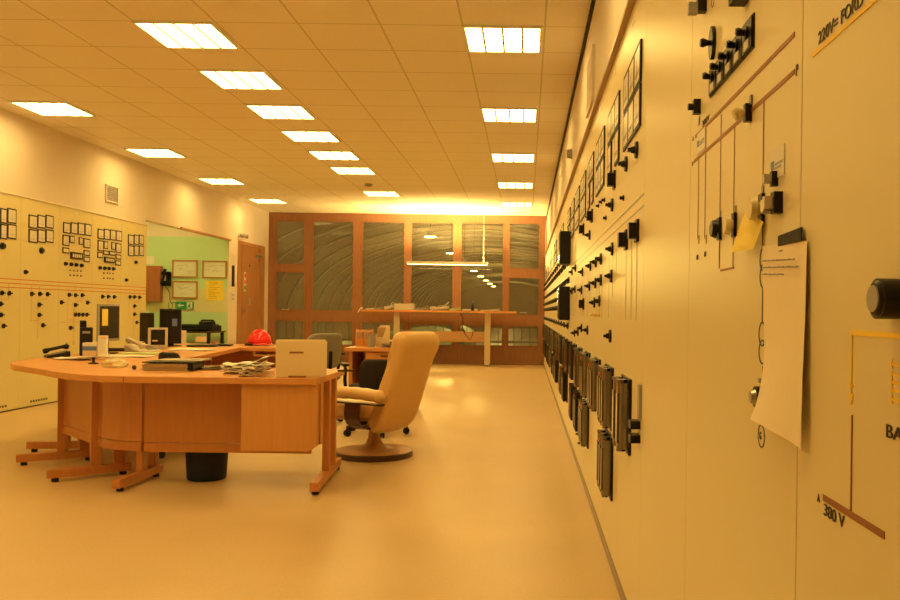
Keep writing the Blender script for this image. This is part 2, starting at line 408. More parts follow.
# ================================================================ ceiling lights
cy = [6.0+1.2*k for k in range(-6, 9)]
LIGHTS = []
for y in (1.2, 3.6, 6.0, 8.4, 10.8, 13.2, 15.6): LIGHTS.append((-0.49, y, 'r'))
for y in (1.2, 2.4, 3.6, 4.8, 6.0, 7.2, 8.4, 9.6, 10.8, 12.0, 14.4): LIGHTS.append((-2.89, y, 'm'))
for y in (1.2, 3.6, 6.0, 8.4, 10.8, 13.2, 15.6): LIGHTS.append((-5.29, y, 'l'))
ordn = ['first','second','third','fourth','fifth','sixth','seventh','eighth','ninth','tenth','eleventh','twelfth','thirteenth','fourteenth','fifteenth','sixteenth','seventeenth','eighteenth']
rown = {'r': 'row beside the right wall', 'm': 'middle row', 'l': 'row beside the left wall'}
CL = None
for (x, y, r) in LIGHTS:
    far = sorted([q[1] for q in LIGHTS if q[2] == r], reverse=True).index(y)
    lab = 'square lit louvred ceiling light, %s from the windows in the %s' % (ordn[far], rown[r])
    if CL is None:
        CL = thing('ceiling_light', lab, 'ceiling light', (x+.29, y+.275, CEIL), 0, 'louvred ceiling lights')
        s = .292; fr = MB()
        fr.box(-s,-s+.018,-s,s,-.018,-.001).box(s-.018,s,-s,s,-.018,-.001).box(-s+.018,s-.018,-s,-s+.018,-.018,-.001).box(-s+.018,s-.018,s-.018,s,-.018,-.001)
        fr.build('light_frame', M_WHITEP, CL)
        MB().box(-s+.018,s-.018,-s+.018,s-.018,-.006,-.002).build('diffuser', M_LAMP, CL)
        lv = MB()
        for k in (-.146, 0, .146): lv.box(k-.008,k+.008,-s+.018,s-.018,-.018,-.0065)
        for k in (-.16,-.08,0,.08,.16): lv.box(-s+.018,s-.018,k-.001,k+.001,-.016,-.0065)
        lv.build('louvre', M_STEEL, CL)
    else:
        c = copy_tree(CL); c.location = (x+.29, y+.275, CEIL); c['label'] = lab
sd = MB().lathe([(.065,-.001),(.065,-.02),(.045,-.045),(.02,-.05)], n=20).build('smoke_detector', M_GREYP, loc=(-2.63, 13.6, CEIL))
tag(smooth_angle(sd), 'round smoke detector on the ceiling between two square lights', 'smoke detector')
# pendant luminaire near the windows
px0, px1, PY, PZ = -2.47, -0.80, 17.0, 2.105
p = thing('pendant_light', 'long thin suspended strip light glowing over the standing table by the windows', 'pendant light', ((px0+px1)/2, PY, PZ))
hl = (px1-px0)/2
MB().box(-hl, hl, -.05, .05, -.003, .018).box(-hl,hl,-.05,-.045,.018,.055).box(-hl,hl,.045,.05,.018,.055).build('lamp_body', M_WHITEP, p, bevel=.003)
MB().box(-hl+.02, hl-.02, -.03, .03, .019, .026).build('upper_tube', M_PEND, p)
MB().box(-hl+.02, hl-.02, -.025, .025, -.008, -.0035).build('lower_tube', M_LAMP, p)
MB().tube([(hl-.09,0,.02),(hl-.09,0,CEIL-PZ)], .007, 6).build('cable', M_WHITEP, p)
MB().tube([(-hl+.09,0,.02),(-hl+.09,0,CEIL-PZ)], .0015, 6).build('suspension_wire', M_STEEL, p)

# ================================================================ control boards
def rotary(name, r, d, hl, m=M_BLACK, plate='round'):
    """switch in local frame: x right, z up, front -y"""
    b = MB()
    if plate == 'round': b.cyl((0,0,0),(0,-1,0), r, .010, 20, r*.92)
    else: b.box(-r, r, -.010, 0, -r*1.15, r*1.15)
    b.cyl((0,-.010,0),(0,-1,0), r*.45, d*.55, 14, r*.35)
    b.box(-hl, hl, -.010-d, -.010-d*.45, -r*.20, r*.20)
    return b
def proto(mb, name, m, **k):
    o = mb.build(name, m, **k)
    me = o.data; bpy.data.objects.remove(o)
    return me
class Board:
    def __init__(s, side, y0, y1, label, group):
        s.side = side; s.y0, s.y1 = y0, y1; s.ym = (y0+y1)/2
        X = XR if side == 'R' else XL
        s.e = thing('control_panel', label, 'control panel', (X, s.ym, 0), -PI/2 if side == 'R' else PI/2, group)
        w = (y1-y0)/2 - 0.0012
        th = .028 if side == 'R' else .02
        MB().box(-w, w, 0, th, 0.047 if side == 'R' else .014, 2.333).build('panel_plate', M_IVORY if side == 'R' else M_IVORY_L, s.e, bevel=.0015)
        if side == 'L':
            v = MB()
            for k in range(7): v.box(-.16+k*.05, -.135+k*.05, -.003, .001, .05, .075)
            v.build('vent_slot', M_BLACK, s.e)
    def lx(s, Y): return (s.ym - Y) if s.side == 'R' else (Y - s.ym)
    def put(s, name, me, Y, z, off=0.0):
        o = bpy.data.objects.new(name, me); COL.objects.link(o); o.parent = s.e
        o.location = (s.lx(Y), off, z); return o
    def line(s, mb, Ya, Za, Yb, Zb, w=.004, t=.0012):
        a, b = s.lx(Ya), s.lx(Yb)
        if abs(a-b) > abs(Za-Zb): mb.box(min(a,b), max(a,b), -t, 0, (Za+Zb)/2-w/2, (Za+Zb)/2+w/2)
        else: mb.box((a+b)/2-w/2, (a+b)/2+w/2, -t, 0, min(Za,Zb), max(Za,Zb))
_mc = {}
def meter_mesh(w, h):
    k = (round(w,2), round(h,2))
    if k not in _mc:
        w, h = k
        f = MB(); t = min(.014, w*.13)
        f.box(-w/2, w/2, -.005, 0, -h/2, h/2)
        f.box(-w/2, -w/2+t, -.008, -.005, -h/2, h/2).box(w/2-t, w/2, -.008, -.005, -h/2, h/2)
        f.box(-w/2+t, w/2-t, -.008, -.005, h/2-t, h/2).box(-w/2+t, w/2-t, -.008, -.005, -h/2, -h/2+t)
        a = proto(f, 'meter', M_METERF)
        b = proto(MB().box(-w/2+t, w/2-t, -.0078, -.0052, -h/2+t, h/2-t), 'dial_face', M_DIAL)
        g = MB()
        for i in range(5): g.box(-w*.3+i*w*.15-.0006, -w*.3+i*w*.15+.0006, -.0086, -.0079, -h*.22, -h*.14)
        g.box(-w*.3, w*.3, -.0086, -.0079, -h*.242, -h*.235)
        g.box(-.0007, .0007, -.0092, -.0087, -h*.35, h*.15)
        _mc[k] = (a, b, proto(g, 'dial_marking', M_INK))
    return _mc[k]
def add_meter(B, Ya, Yb, za, zb, marks=True):
    a, b, g = meter_mesh(abs(Ya-Yb), abs(za-zb))
    o = B.put('meter', a, (Ya+Yb)/2, (za+zb)/2)
    d = bpy.data.objects.new('dial_face', b); COL.objects.link(d); d.parent = o
    if marks:
        e = bpy.data.objects.new('dial_marking', g); COL.objects.link(e); e.parent = o
S_ROT = proto(rotary('s', .032, .026, .011), 'rotary_switch', M_BLACK)
S_ROTS = proto(rotary('s', .019, .03, .007), 'rotary_switch', M_BLACK)
S_ROTB = proto(MB().box(-.034,.034,-.010,0,-.040,.040).box(-.024,.024,-.036,-.01,-.028,.028), 'cam_switch', M_BLACK)
S_PEG = proto(MB().cyl((0,0,0),(0,-1,0),.010,.012,12).cyl((0,-.012,0),(0,-1,0),.005,.014,10).cyl((0,-.026,0),(0,-1,0),.009,.006,10), 'push_button', M_BRASS)
S_PEGB = proto(MB().cyl((0,0,0),(0,-1,0),.012,.006,12).cyl((0,-.006,0),(0,-1,0),.007,.012,10), 'push_button', M_BLACK)
S_KNOB = proto(MB().cyl((0,0,0),(0,-1,0),.030,.016,20).cyl((0,-.016,0),(0,-1,0),.024,.016,20,.019), 'knob', M_BLACK)
S_LAMP = proto(MB().cyl((0,0,0),(0,-1,0),.010,.012,10), 'indicator_lamp', mat('lamp_brown',(.25,.12,.06),.3))
S_LEFTSW = proto(MB().cyl((0,0,0),(0,-1,0),.025,.014,16).box(-.004,.022,-.034,-.014,-.006,.008).box(-.02,.004,-.024,-.014,.012,.026), 'rotary_switch', M_BLACK)
S_TAG = proto(MB().box(-.04,.04,-.002,0,-.012,.012), 'name_tag', M_PAPER)
def relay_meshes(n, h, w, m):
    base = proto(MB().box(-w/2-.008, w/2+.008, -.010, 0, -h/2, h/2), 'relay', M_BLACK)
    c = MB(); p = w/n; seg = 10; rw = p*.34
    prof = [(-rw, -.010), (-rw, -.030)] + [(-rw*math.cos(PI*i/seg), -.030 - .018*math.sin(PI*i/seg)) for i in range(1, seg)] + [(rw, -.030), (rw, -.010)]
    c.prism(prof, -h*.44, h*.44)
    c.cyl((0, -.03, h*.44), (0,0,1), rw*.55, .012, 10)
    c.cyl((0, -.03, -h*.48), (0,0,1), rw*.4, .02, 10)
    wn = MB().box(-p*.20, p*.20, -.0495, -.042, -h*.36, h*.30)
    return base, proto(c, 'relay_case', m), proto(wn, 'relay_window', mat('relay_dark_glass', (.10,.07,.05), .1)), [-w/2+p*(k+.5) for k in range(n)]
RL2 = relay_meshes(2, .285, .26, M_SILVER); RL3 = relay_meshes(3, .285, .32, M_SILVER)
RLB = relay_meshes(3, .285, .30, M_DPLAS)
S_RED = proto(MB().cyl((0,0,0),(0,-1,0),.007,.006,12), 'reset_button', mat('red_button', (.8,.04,.03), .3))
def add_relay(B, Y, z, kind=RL3, red=True):
    o = B.put('relay', kind[0], Y, z)
    for x0 in kind[3]:
        for me, nm in ((kind[1], 'relay_case'), (kind[2], 'relay_window')):
            q = bpy.data.objects.new(nm, me); COL.objects.link(q); q.parent = o; q.location = (x0, 0, 0)
    if red:
        q = bpy.data.objects.new('reset_button', S_RED); COL.objects.link(q); q.parent = o; q.location = (.0, -.046, .105)

RG = 'ivory control panel sections along the right wall'
bnd = [-.4, .40, 1.207, 2.03, 2.82, 3.50, 4.18, 4.86, 5.54, 6.22, 6.90, 7.50] + [7.5+.6867*k for k in range(1, 15)] + [YB-.02]
labs = ['blank ivory control panel nearest to the viewer on the right', 'ivory control panel with FORD lettering, yellow stripe and brown 380 V bar',
        'ivory control panel with row of five black switches, note and hanging paper sheet', 'plain ivory panel without any switches beside the paper sheet panel',
        'ivory control panel beside the plain one, with largest pair of meter rows']
RB = []
for i in range(len(bnd)-1):
    far = len(bnd)-1-i
    lab = labs[i] if i < len(labs) else 'ivory control panel with meters, switches and relays, %s from the windows' % (ordn[far-1] if far <= 18 else {19:'nineteenth',20:'twentieth',21:'twenty-first',22:'twenty-second'}[far])
    RB.append(Board('R', bnd[i], bnd[i+1], lab, RG))
def RBat(Y):
    for b in RB:
        if b.y0 <= Y < b.y1: return b
    return RB[-1]
def R_put(name, me, px, py):
    Y, z = onR(px, py); return RBat(Y).put(name, me, Y, z)

# --- panel with FORD lettering (px > 800)
A = RB[1]
def ln(B, mb, a, b, w): 
    Ya, Za = onR(*a); Yb, Zb = onR(*b); B.line(mb, Ya, Za, Yb, Zb, w)
def txt(B, body, px, py, hgt, px1=None, m=M_INK, name='lettering'):
    """lettering hgt metres tall that starts at (px, py) and ends at column px1"""
    Y, z = onR(px, py); me = text_mesh(body, 1.0, .0006); me.materials.clear(); me.materials.append(m)
    xs = [v.co.x for v in me.vertices]; zs = [v.co.z for v in me.vertices]
    wid = abs(Y - onR(px1, py)[0]) if px1 else (max(xs)-min(xs))/(max(zs)-min(zs))*hgt*.8
    sx, sz = wid/(max(xs)-min(xs)), hgt/(max(zs)-min(zs))
    me.transform(Matrix.Translation((-min(xs), 0, -min(zs)))); me.transform(Matrix.Diagonal((sx, 1, sz, 1)))
    o = bpy.data.objects.new(name, me); COL.objects.link(o); o.parent = B.e; o.location = (B.lx(Y), -.0008, z); return o
txt(A, '220V= FORD', 819, 45, .0175, 863)
y = MB(); ln(A, y, (813,54), (893,-14), .006); y.build('yellow_stripe', M_YELL, A.e); y = MB(); ln(A, y, (851.5,333), (925,337), .006)
Yv, z0 = onR(852.5,333); _, z1 = onR(852.5,405); A.line(y, Yv, z0, Yv, z1+.012, .003)
x = A.lx(Yv); y.prism([(x-.004, 0),(x+.004,0),(x,.0)], 0, 0) if False else None
y.add([(x-.007,-.0012,z1+.014),(x+.007,-.0012,z1+.014),(x,-.0012,z1),(x-.007,0,z1+.014),(x+.007,0,z1+.014),(x,0,z1)], [(0,2,1),(3,4,5),(0,1,4,3),(1,2,5,4),(2,0,3,5)])
y.box(x-.006,x+.006,-.0012,0,z1+.022,z1+.025)
y.build('yellow_marking', M_YELL, A.e)
for k, (yy, hgt) in enumerate(((364,.010),(374,.006),(382,.010),(390,.006),(399,.010))):
    Y, z = onR(892, yy)
    if k == 0: ym = MB()
    ym.box(A.lx(Y), A.lx(Y)+.03, -.0012, 0, z-.0015, z+.0015).box(A.lx(Y), A.lx(Y)+.0025, -.0012, 0, z-hgt/2, z+hgt/2)
ym.build('yellow_marking', M_YELL, A.e)
bl = MB(); ln(A, bl, (823.5,499.5), (885,533), .0085)
Yv, z0 = onR(852.5,415); _, z1 = onR(852.5,512); A.line(bl, Yv, z0, Yv, z1, .0028)
bl.build('brown_diagram_line', M_BROWNL, A.e)
txt(A, 'A', 818, 501, .0105); txt(A, '380 V', 824.5, 515, .016, 845); txt(A, 'BATTERI', 887, 437, .0145, 944)
o = A.put('knob', proto(MB().cyl((0,0,0),(0,-1,0),.022,.022,28).cyl((0,-.022,0),(0,-1,0),.020,.003,28,.017), 'knob', M_BLACK), *onR(897,299))
q = MB().cyl((0,-.0252,0),(0,-1,0),.0145,.002,24).build('knob_cap', M_GREYP, o)

# --- panel with the five black switches
Bp = RB[2]
dl = MB()
ln(Bp, dl, (695.5,137.5), (795,33), .0075); ln(Bp, dl, (694,161), (795,72.5), .0075)
def vl(px, a, b, w=.0022, mb=dl, B=Bp):
    Y, z0 = onR(px, a); _, z1 = onR(px, b); B.line(mb, Y, z0, Y, z1, w)
vl(699,159,238); vl(706.3,128,238); vl(721.5,114,268); vl(735,127,268); vl(764.3,99,206)
ln(Bp, dl, (720.8,269.5), (734.2,268.8), .004)
for px in (699, 706.3):
    Y, z = onR(px, 244); x = Bp.lx(Y)
    dl.add([(x-.005,-.0012,z+.02),(x+.005,-.0012,z+.02),(x,-.0012,z),(x-.005,0,z+.02),(x+.005,0,z+.02),(x,0,z)], [(0,2,1),(3,4,5),(0,1,4,3),(1,2,5,4),(2,0,3,5)])
dl.build('brown_diagram_line', M_BROWNL, Bp.e)
txt(Bp, 'P', 796.5, 76, .0165); txt(Bp, '380V', 702.5, 127, .013, 709.5); txt(Bp, 'A', 693, 141, .010); txt(Bp, 'B', 692.6, 166, .010)
txt(Bp, 'D3', 697, 260, .012); txt(Bp, 'D4', 704.5, 257, .012)
cl = MB()
for (px, py, r) in ((763.5,259,.021),(763.5,276,.021),(762.5,334,.021),(762.5,352,.021)):
    Y, z = onR(px, py); cl.ring((Bp.lx(Y), 0, z), r, .0028)
Y, z = onR(761.5, 436); cl.ring((Bp.lx(Y),0,z), .020, .0026)
for (a, b) in ((224,249),(287,323),(366,425)):
    Y, z0 = onR(763, a); _, z1 = onR(763, b); Bp.line(cl, Y, z0, Y, z1, .002)
cl.build('transformer_symbol', M_BLUEINK, Bp.e)
txt(Bp, 'G', 760, 439, .013)
# oval switch
Y, z = onR(714, 43)
o = Bp.put('oval_switch', proto(MB().add(*(lambda n=28: ([(.021*math.cos(2*PI*i/n), yy, .036*math.sin(2*PI*i/n)) for yy in (0,-.008) for i in range(n)], [tuple(range(n-1,-1,-1)), tuple(range(n,2*n))]+[(i,(i+1)%n,n+(i+1)%n,n+i) for i in range(n)]))()), 'oval_switch', M_BLACK), Y, z)
smooth_angle(MB().tube([(0,-.008,0),(0,-.014,0),(0,-.024,0),(0,-.030,0)], [.006,.006,.010,.008], 14).build('switch_handle', M_BLACK, o))
# five switches
Ya, za = onR(711, 81.5); Yb, zb = onR(755, 33)
zc = (za+zb)/2
for k in range(5):
    Y = Ya + (Yb-Ya)*(k+.5)/5; w = abs(Yb-Ya)/10-.0006
    if k == 0:
        m0 = proto(MB().box(-w, w, -.003, 0, -.031, .031).box(-w+.003, w-.003, -.006, -.003, -.028, .028), 'toggle_switch', M_BLACK)
        m1 = proto(MB().cyl((0,-.006,.006),(0,-1,0),.012,.004,16).tube([(0,-.010,.006),(0,-.014,.006),(0,-.022,.008),(0,-.026,.008)], [.006,.006,.008,.006], 12), 'switch_handle', M_BLACK)
        m2 = proto(MB().box(-w*.45, w*.45, -.0072, -.006, -.024, -.008), 'label_plate', M_PAPER)
    o = Bp.put('toggle_switch', m0, Y, zc)
    for me, nm in ((m1,'switch_handle'),(m2,'label_plate')):
        q = bpy.data.objects.new(nm, me); COL.objects.link(q); q.parent = o
# small lever pieces
def sq(name, px, py, w, h, d, m): 
    Y, z = onR(px, py); return RBat(Y).put(name, proto(MB().box(-w/2,w/2,-d,0,-h/2,h/2), name, m), Y, z)
o = sq('lever_switch', 706, 5, .020, .034, .020, M_BLACK); MB().box(-.008,.008,-.04,-.02,-.022,.004).build('switch_lever', M_GREYP, o)
Y, z = onR(713, 1); Bp.put('hook', proto(MB().ring((0,0,0), .014, .002), 'hook', M_BROWNL), Y, z)
sq('lever_switch', 747, -2, .035, .02, .03, M_BLACK)
o = sq('lever_switch', 700, 107, .018, .034, .016, M_BLACK); MB().cyl((0,-.016,0),(0,-1,0),.008,.012,12).build('switch_lever', M_BLACK, o)
sq('label_plate', 699.5, 121, .016, .018, .002, M_GREYP)
sq('label_plate', 752, 100, .012, .016, .004, M_GREYP)
o = sq('lever_switch', 751, 113, .014, .032, .012, M_BLACK)
smooth_angle(MB().tube([(0,-.010,0),(0,-.016,0),(.0,-.026,-.002),(0,-.031,-.004)], [.006,.008,.012,.009], 14).build('switch_lever', M_IVKNOB, o))
def card(px0, py0, px1, py1, B, blue=True):
    Ya, za = onR(px0, py0); Yb, zb = onR(px1, py1)
    Y = (Ya+Yb)/2; w = abs(Ya-Yb)
    o = B.put('card_label', proto(MB().box(-w/2, w/2, -.0015, 0, -.024, .024), 'card_label', M_PAPER), Y, (za+zb)/2)
    MB().box(-w*.42,-w*.22,-.0022,-.0015,-.008,.006).build('print_mark', M_BLUE, o)
    MB().box(-w*.15,w*.4,-.0022,-.0015,-.003,.001).box(-w*.15,w*.3,-.0022,-.0015,-.009,-.006).build('print_mark', M_GREYL, o)
card(697.5, 141, 705.5, 141, Bp); card(771, 166, 785, 160, Bp)
o = sq('lever_switch', 777, 179, .013, .024, .010, M_BLACK); MB().box(-.005,.005,-.022,-.010,-.007,.007).build('switch_lever', M_STEEL, o)
o = sq('lever_switch', 781, 203, .020, .034, .014, M_BLACK)
MB().box(-.030,-.010,-.024,-.004,-.012,.008).box(-.005,.006,-.028,-.014,-.010,.010).box(-.045,-.032,-.018,-.002,-.012,.006).build('switch_lever', M_STEEL, o)
def round_knob(px, py, r, d, m, tagz=.024):
    Y, z = onR(px, py)
    o = Bp.put('lever_switch', proto(MB().box(-r*.5, r*.5, -.006, 0, -r*1.15, r*1.15), 'switch_base', M_BLACK), Y, z)
    smooth_angle(MB().cyl((0,-.006,0),(0,-1,0),r*.5,d,14).cyl((0,-.006-d,0),(0,-1,0),r,.010,24,r*.8).build('knob', m, o))
    MB().box(-.006,.006,-.002,0,r*1.25,r*1.25+.012).build('label_plate', M_GREYP, o)
round_knob(720.5, 229, .020, .004, M_BLACK); round_knob(735.5, 225, .020, .006, M_IVKNOB); round_knob(763, 209, .022, .008, M_IVKNOB)
Y, z = onR(760.5, 397)
o = Bp.put('rotary_switch', proto(MB().cyl((0,0,0),(0,-1,0),.018,.010,20), 'rotary_switch', M_BLACK), Y, z)
MB().cyl((0,-.010,0),(0,-1,0),.013,.008,20,.010).build('knob', M_STEEL, o); MB().box(-.006,.008,-.003,0,.024,.032).build('label_plate', M_GREYP, o)

# loose papers on that panel: real sheets hanging just off the plate
def sheet(name, label, cat, pts, offs, m, nx=8, nz=14, curl=.004, flick=None):
    """pts: four pixel corners TL TR BR BL on the board plane, offs: distance off the plate at those corners"""
    C = []
    for (px, py), d in zip(pts, offs):
        Y, z = onR(px, py, XR-d); C.append(Vector((XR-d, Y, z)))
    FK = None
    if flick:
        Y, z = onR(flick[0], flick[1], XR-flick[2]); FK = C[3]; C[3] = Vector((XR-flick[2], Y, z)); FK = FK - C[3]
    vs, fs = [], []
    for j in range(nz+1):
        t = j/nz
        for i in range(nx+1):
            s = i/nx
            p = (C[0]*(1-s)+C[1]*s)*(1-t) + (C[3]*(1-s)+C[2]*s)*t
            if FK is not None: p += FK*((1-s)**1.5*t**5)
            p.x -= abs(curl*math.sin(t*5.1+s*1.3)*math.sin(s*PI+.3)) + .0006
            vs.append(p)
    nn = len(vs)
    N = [Vector((v.x+.0006, v.y, v.z)) for v in vs]
    for j in range(nz):
        for i in range(nx):
            a = j*(nx+1)+i; fs.append((a, a+1, a+nx+2, a+nx+1)); fs.append((nn+a, nn+a+nx+1, nn+a+nx+2, nn+a+1))
    edge = [i for i in range(nx+1)] + [j*(nx+1)+nx for j in range(1, nz+1)] + [nz*(nx+1)+i for i in range(nx-1, -1, -1)] + [j*(nx+1) for j in range(nz-1, 0, -1)]
    for k in range(len(edge)):
        a, b = edge[k], edge[(k+1) % len(edge)]; fs.append((b, a, nn+a, nn+b))
    o = MB().add([tuple(v) for v in vs+N], fs).build(name, m, smooth=False)
    return tag(o, label, cat), C
o, C = sheet('paper_sheet', 'long curling white paper sheet taped to the right control panel', 'paper', [(762.5,246),(808,240.5),(801,449),(751,419)], [.003,.003,.012,.034], M_PAPERW, curl=.003, flick=(768,421,.006), nz=22)
# handwriting: three faint lines near the top
hw = MB(); random.seed(3)
top = (C[0]+C[1])/2
for k, zz in enumerate((.012,.026,.037,.048)):
    L = (.012,.165,.18,.10)[k]; yy = C[0].y - (.11 if k == 0 else .022)
    while L > 0:
        w = random.uniform(.008,.022); f = (C[0].y-yy)/(C[0].y-C[1].y)
        zz0 = C[0].z*(1-f)+C[1].z*f - zz
        hw.box(C[0].x-.0065, C[0].x-.0040, yy-w, yy, zz0-.0007, zz0+.0007); yy -= w+.007; L -= w+.007
hw.build('handwriting', mat('faint_blue_ink', (.35,.33,.38), .6), o)
o, C2 = sheet('sticky_note', 'yellow sticky note curling beside an ivory knob on the control panel', 'sticky note', [(746,211),(764,222),(754,249),(731,252.5)], [.006,.006,.014,.024], M_PAPERY, 6, 6, .002)
Yt, zt = onR(790, 238, XR-.004)
t = MB(); Ya, za = onR(778, 240.5, XR-.006); Yb, zb = onR(801.5, 234, XR-.006)
t.add([(XR-.0065,Ya,za-.009),(XR-.0065,Yb,zb-.010),(XR-.0065,Yb,zb+.010),(XR-.0065,Ya,za+.007),(XR-.0045,Ya,za-.009),(XR-.0045,Yb,zb-.010),(XR-.0045,Yb,zb+.010),(XR-.0045,Ya,za+.007)],
      [(0,1,2,3),(7,6,5,4),(0,4,5,1),(1,5,6,2),(2,6,7,3),(3,7,4,0)])
tag(t.build('adhesive_tape', M_TAPE), 'short piece of black tape at the top of the long paper sheet', 'tape')

# --- sections with meters
def meters(B, y0, y1, n, za, zb, skip=()):
    w = (y1-y0)/n
    for i in range(n):
        if i in skip: continue
        add_meter(B, y0+i*w+.002, y0+(i+1)*w-.002, za, zb, B.ym < 8)
Zt, Zm, Zb_ = 1.145+.975, 1.145+.822, 1.145+.668
for (s, ya, yb_, lo) in ((4,2.92,3.42,0),(5,3.60,4.08,1),(6,4.28,4.77,0),(7,4.97,5.40,1),(8,5.62,6.12,0),(9,6.30,6.80,0),(10,6.98,7.42,0)):
    B = RB[s]; meters(B, ya, yb_, 3, Zm+.003, Zt); meters(B, ya, yb_, 3, Zb_, Zm-.003, (1,) if lo else ())
for px, py in ((637.5,150),(627,164),(613,205),(591,217),(583.6,229),(590,235),(613,249),(601.5,259),(596.5,262),(591,266),(583,272),(612,276),(601.5,280),(596,283),(590,286),(582,290),(600,301),(595,302.5),(611,336),(582,328),(588,330),(575,333),(578.5,332),(572.5,272),(576,268),(572.5,291),(575.5,289)):
    R_put('rotary_switch', S_ROT, px, py)
for px, py in ((615,180),(638,231),(627,240),(592.5,216),(584,229.5),(584,304)): R_put('cam_switch', S_ROTB, px, py)
for px, py in ((600,315),(596,315)): R_put('push_button', S_PEG, px, py)
for px, py in ((624,198),(606.5,218),(580,206),(599,206),(602,202),(605,200)): R_put('push_button', S_PEGB, px, py)
for s in range(4, 11):
    B = RB[s]; g = MB()
    for z in (1.145+.412, 1.145+.371): B.line(g, B.y0+.01, z, B.y1-.004, z, .006)
    g.build('grey_diagram_line', M_GREYL, B.e)
    for k, x in enumerate((-.15, .02, .17)):
        MB().box(x-.0012, x+.0012, -.0012, 0, 1.12+.1*k*(s%2), 1.43).build('thin_diagram_line', M_GREYL, B.e)
    B.put('name_tag', S_TAG, B.ym, 2.27)
# relays
UZ, LZ = 1.145-.39, 1.145-.70
add_relay(RB[4], 3.22, UZ, RL2, False)
add_relay(RB[5], 3.88, UZ); add_relay(RB[6], 4.52, UZ); add_relay(RB[7], 5.22, UZ, RL3); add_relay(RB[8], 5.90, UZ, RL2, False); add_relay(RB[9], 6.55, UZ, RLB, False); add_relay(RB[10], 7.2, UZ, RLB, False)
add_relay(RB[5], 3.86, LZ); add_relay(RB[7], 5.27, LZ); add_relay(RB[8], 5.90, LZ, RLB); add_relay(RB[9], 6.5, LZ, RLB, False)
for k in range(2):
    Y, z = onR(640, 425+k*14)
    RB[4].put('terminal_block', proto(MB().box(-.03,.03,-.035,0,-.014,.014), 'terminal_block', M_BLACK), Y+.02, z)
Y, z = onR(641, 402); RB[4].put('terminal_cover', proto(MB().box(-.02,.02,-.01,0,-.06,.06), 'terminal_cover', M_GREYP), Y, z)
for px, py in ((570,398),(571,405),(572,412),(574,420),(576,428),(578,436),(570.5,418),(572,426),(574,434),(576,443)):
    Y, z = onR(px+4, py); RBat(Y).put('terminal_pin', S_PEGB, Y, z)
# far sections
for s in range(11, len(RB)):
    B = RB[s]; w = B.y1-B.y0
    random.seed(s)
    if s % 3: meters(B, B.y0+.10, B.y1-.10, 3, Zm+.003, Zt)
    meters(B, B.y0+.10, B.y1-.10, 3, Zb_, Zm-.003, (1,) if s % 2 else ())
    for z, n in ((1.72, 2), (1.62, 3), (1.45, 3), (1.31, 3), (1.20, 3), (1.02, 2)):
        for k in range(n):
            B.put('rotary_switch', S_ROT, B.ym + (k-(n-1)/2)*.18 + random.uniform(-.02,.02), z)
    add_relay(B, B.ym, UZ, (RLB, RL3, RL2)[s % 3], s % 2 == 0)
    if s % 4 != 1: add_relay(B, B.ym, LZ, (RL3, RLB, RLB)[s % 3], False)
    r = MB()
    for z in (1.145+.412, 1.145+.371): B.line(r, B.y0+.004, z, B.y1-.004, z, .006)
    r.build('grey_diagram_line', M_GREYL, B.e)
# two black recorder housings
for k, (za, zb) in enumerate(((1.59, 1.89), (1.075, 1.385))):
    o = RB[11].put('recorder_box', proto(MB().box(-.15,.15,-.100,0,-(zb-za)/2,(zb-za)/2), 'recorder_box', M_DPLAS), 7.66, (za+zb)/2)
    md = o.modifiers.new('b','BEVEL'); md.width=.012; md.segments=3
    MB().box(-.13,.13,-.104,-.1002,-(zb-za)/2+.02,(zb-za)/2-.02).build('recorder_glass', M_SCREEN, o)
# small things on the upper right wall
Ya, za = onR(588.5, 88, .43); Yb, zb = onR(594.5, 88, .43)
v = MB().box(.418,.43,Yb,Ya,za-.22,za+.14); v.box(.412,.418,Yb,Ya,za-.22,za-.20).box(.412,.418,Yb,Ya,za+.12,za+.14)
for k in range(10): v.box(.413,.418,Yb+.02,Ya-.02,za-.18+k*.03,za-.165+k*.03)
tag(v.build('ventilation_grille', M_WALL), 'cream ventilation grille high on the wall above the right control panels', 'vent')
Y, z = onR(572, 154, .43)
o = MB().cyl((0,0,0),(0,-1,0),.05,.05,20,.04).build('wall_sounder', M_GREYP, loc=(.43,Y,z), rz=-PI/2)
tag(smooth_angle(o), 'small round sounder mounted on the upper right wall', 'alarm sounder')
c = []
for k in range(14):
    t = k/13; c.append((.415-.02*math.sin(t*PI), 17.60-.2*math.sin(t*PI), 3.1-.74*t))
tag(MB().tube(c, .006, 6).build('hanging_cable', M_WHITEP), 'thin pale cable hanging at the right end of the window wall', 'cable')

# ================================================================ left boards
LG = 'ivory control panel sections along the left wall'
lb = [5.30, 6.05, 6.80, 7.55, 8.30, 9.05, 9.80, 10.55, 11.30, 12.05]
ll = ['left board section farthest from the nook, ivory with meters', 'left ivory board section, eighth from the nook', 'left ivory board section, seventh from the nook', 'left ivory board section, sixth from the nook',
      'left ivory control panel with square meters cut by the picture edge', 'left ivory control panel with six meters and one large black knob below them',
      'left ivory control panel with ring of meters around a blank square and black counter', 'left ivory control panel standing behind the grey monitor, meters in dense block',
      'left ivory control panel next to the green nook with six small meters']
LB = [Board('L', lb[i], lb[i+1], ll[i], LG) for i in range(9)]
def LBat(Y):
    for b in LB:
        if b.y0 <= Y < b.y1: return b
    return LB[0] if Y < 6 else LB[-1]
def L_put(name, me, px, py, dy=0):
    Y, z = onL(px, py); return LBat(Y).put(name, me, Y, z)
LM = []
for (a, b) in ((-7.5,-.3),(0,6.6),(7.2,15.8)): LM += [(a,208.6,b,223.5),(a,224.3,b,239)]
for (a, b) in ((28.5,36.9),(37.3,45),(45.5,53)): LM += [(a,215.3,b,228.3),(a,229.5,b,242.8)]
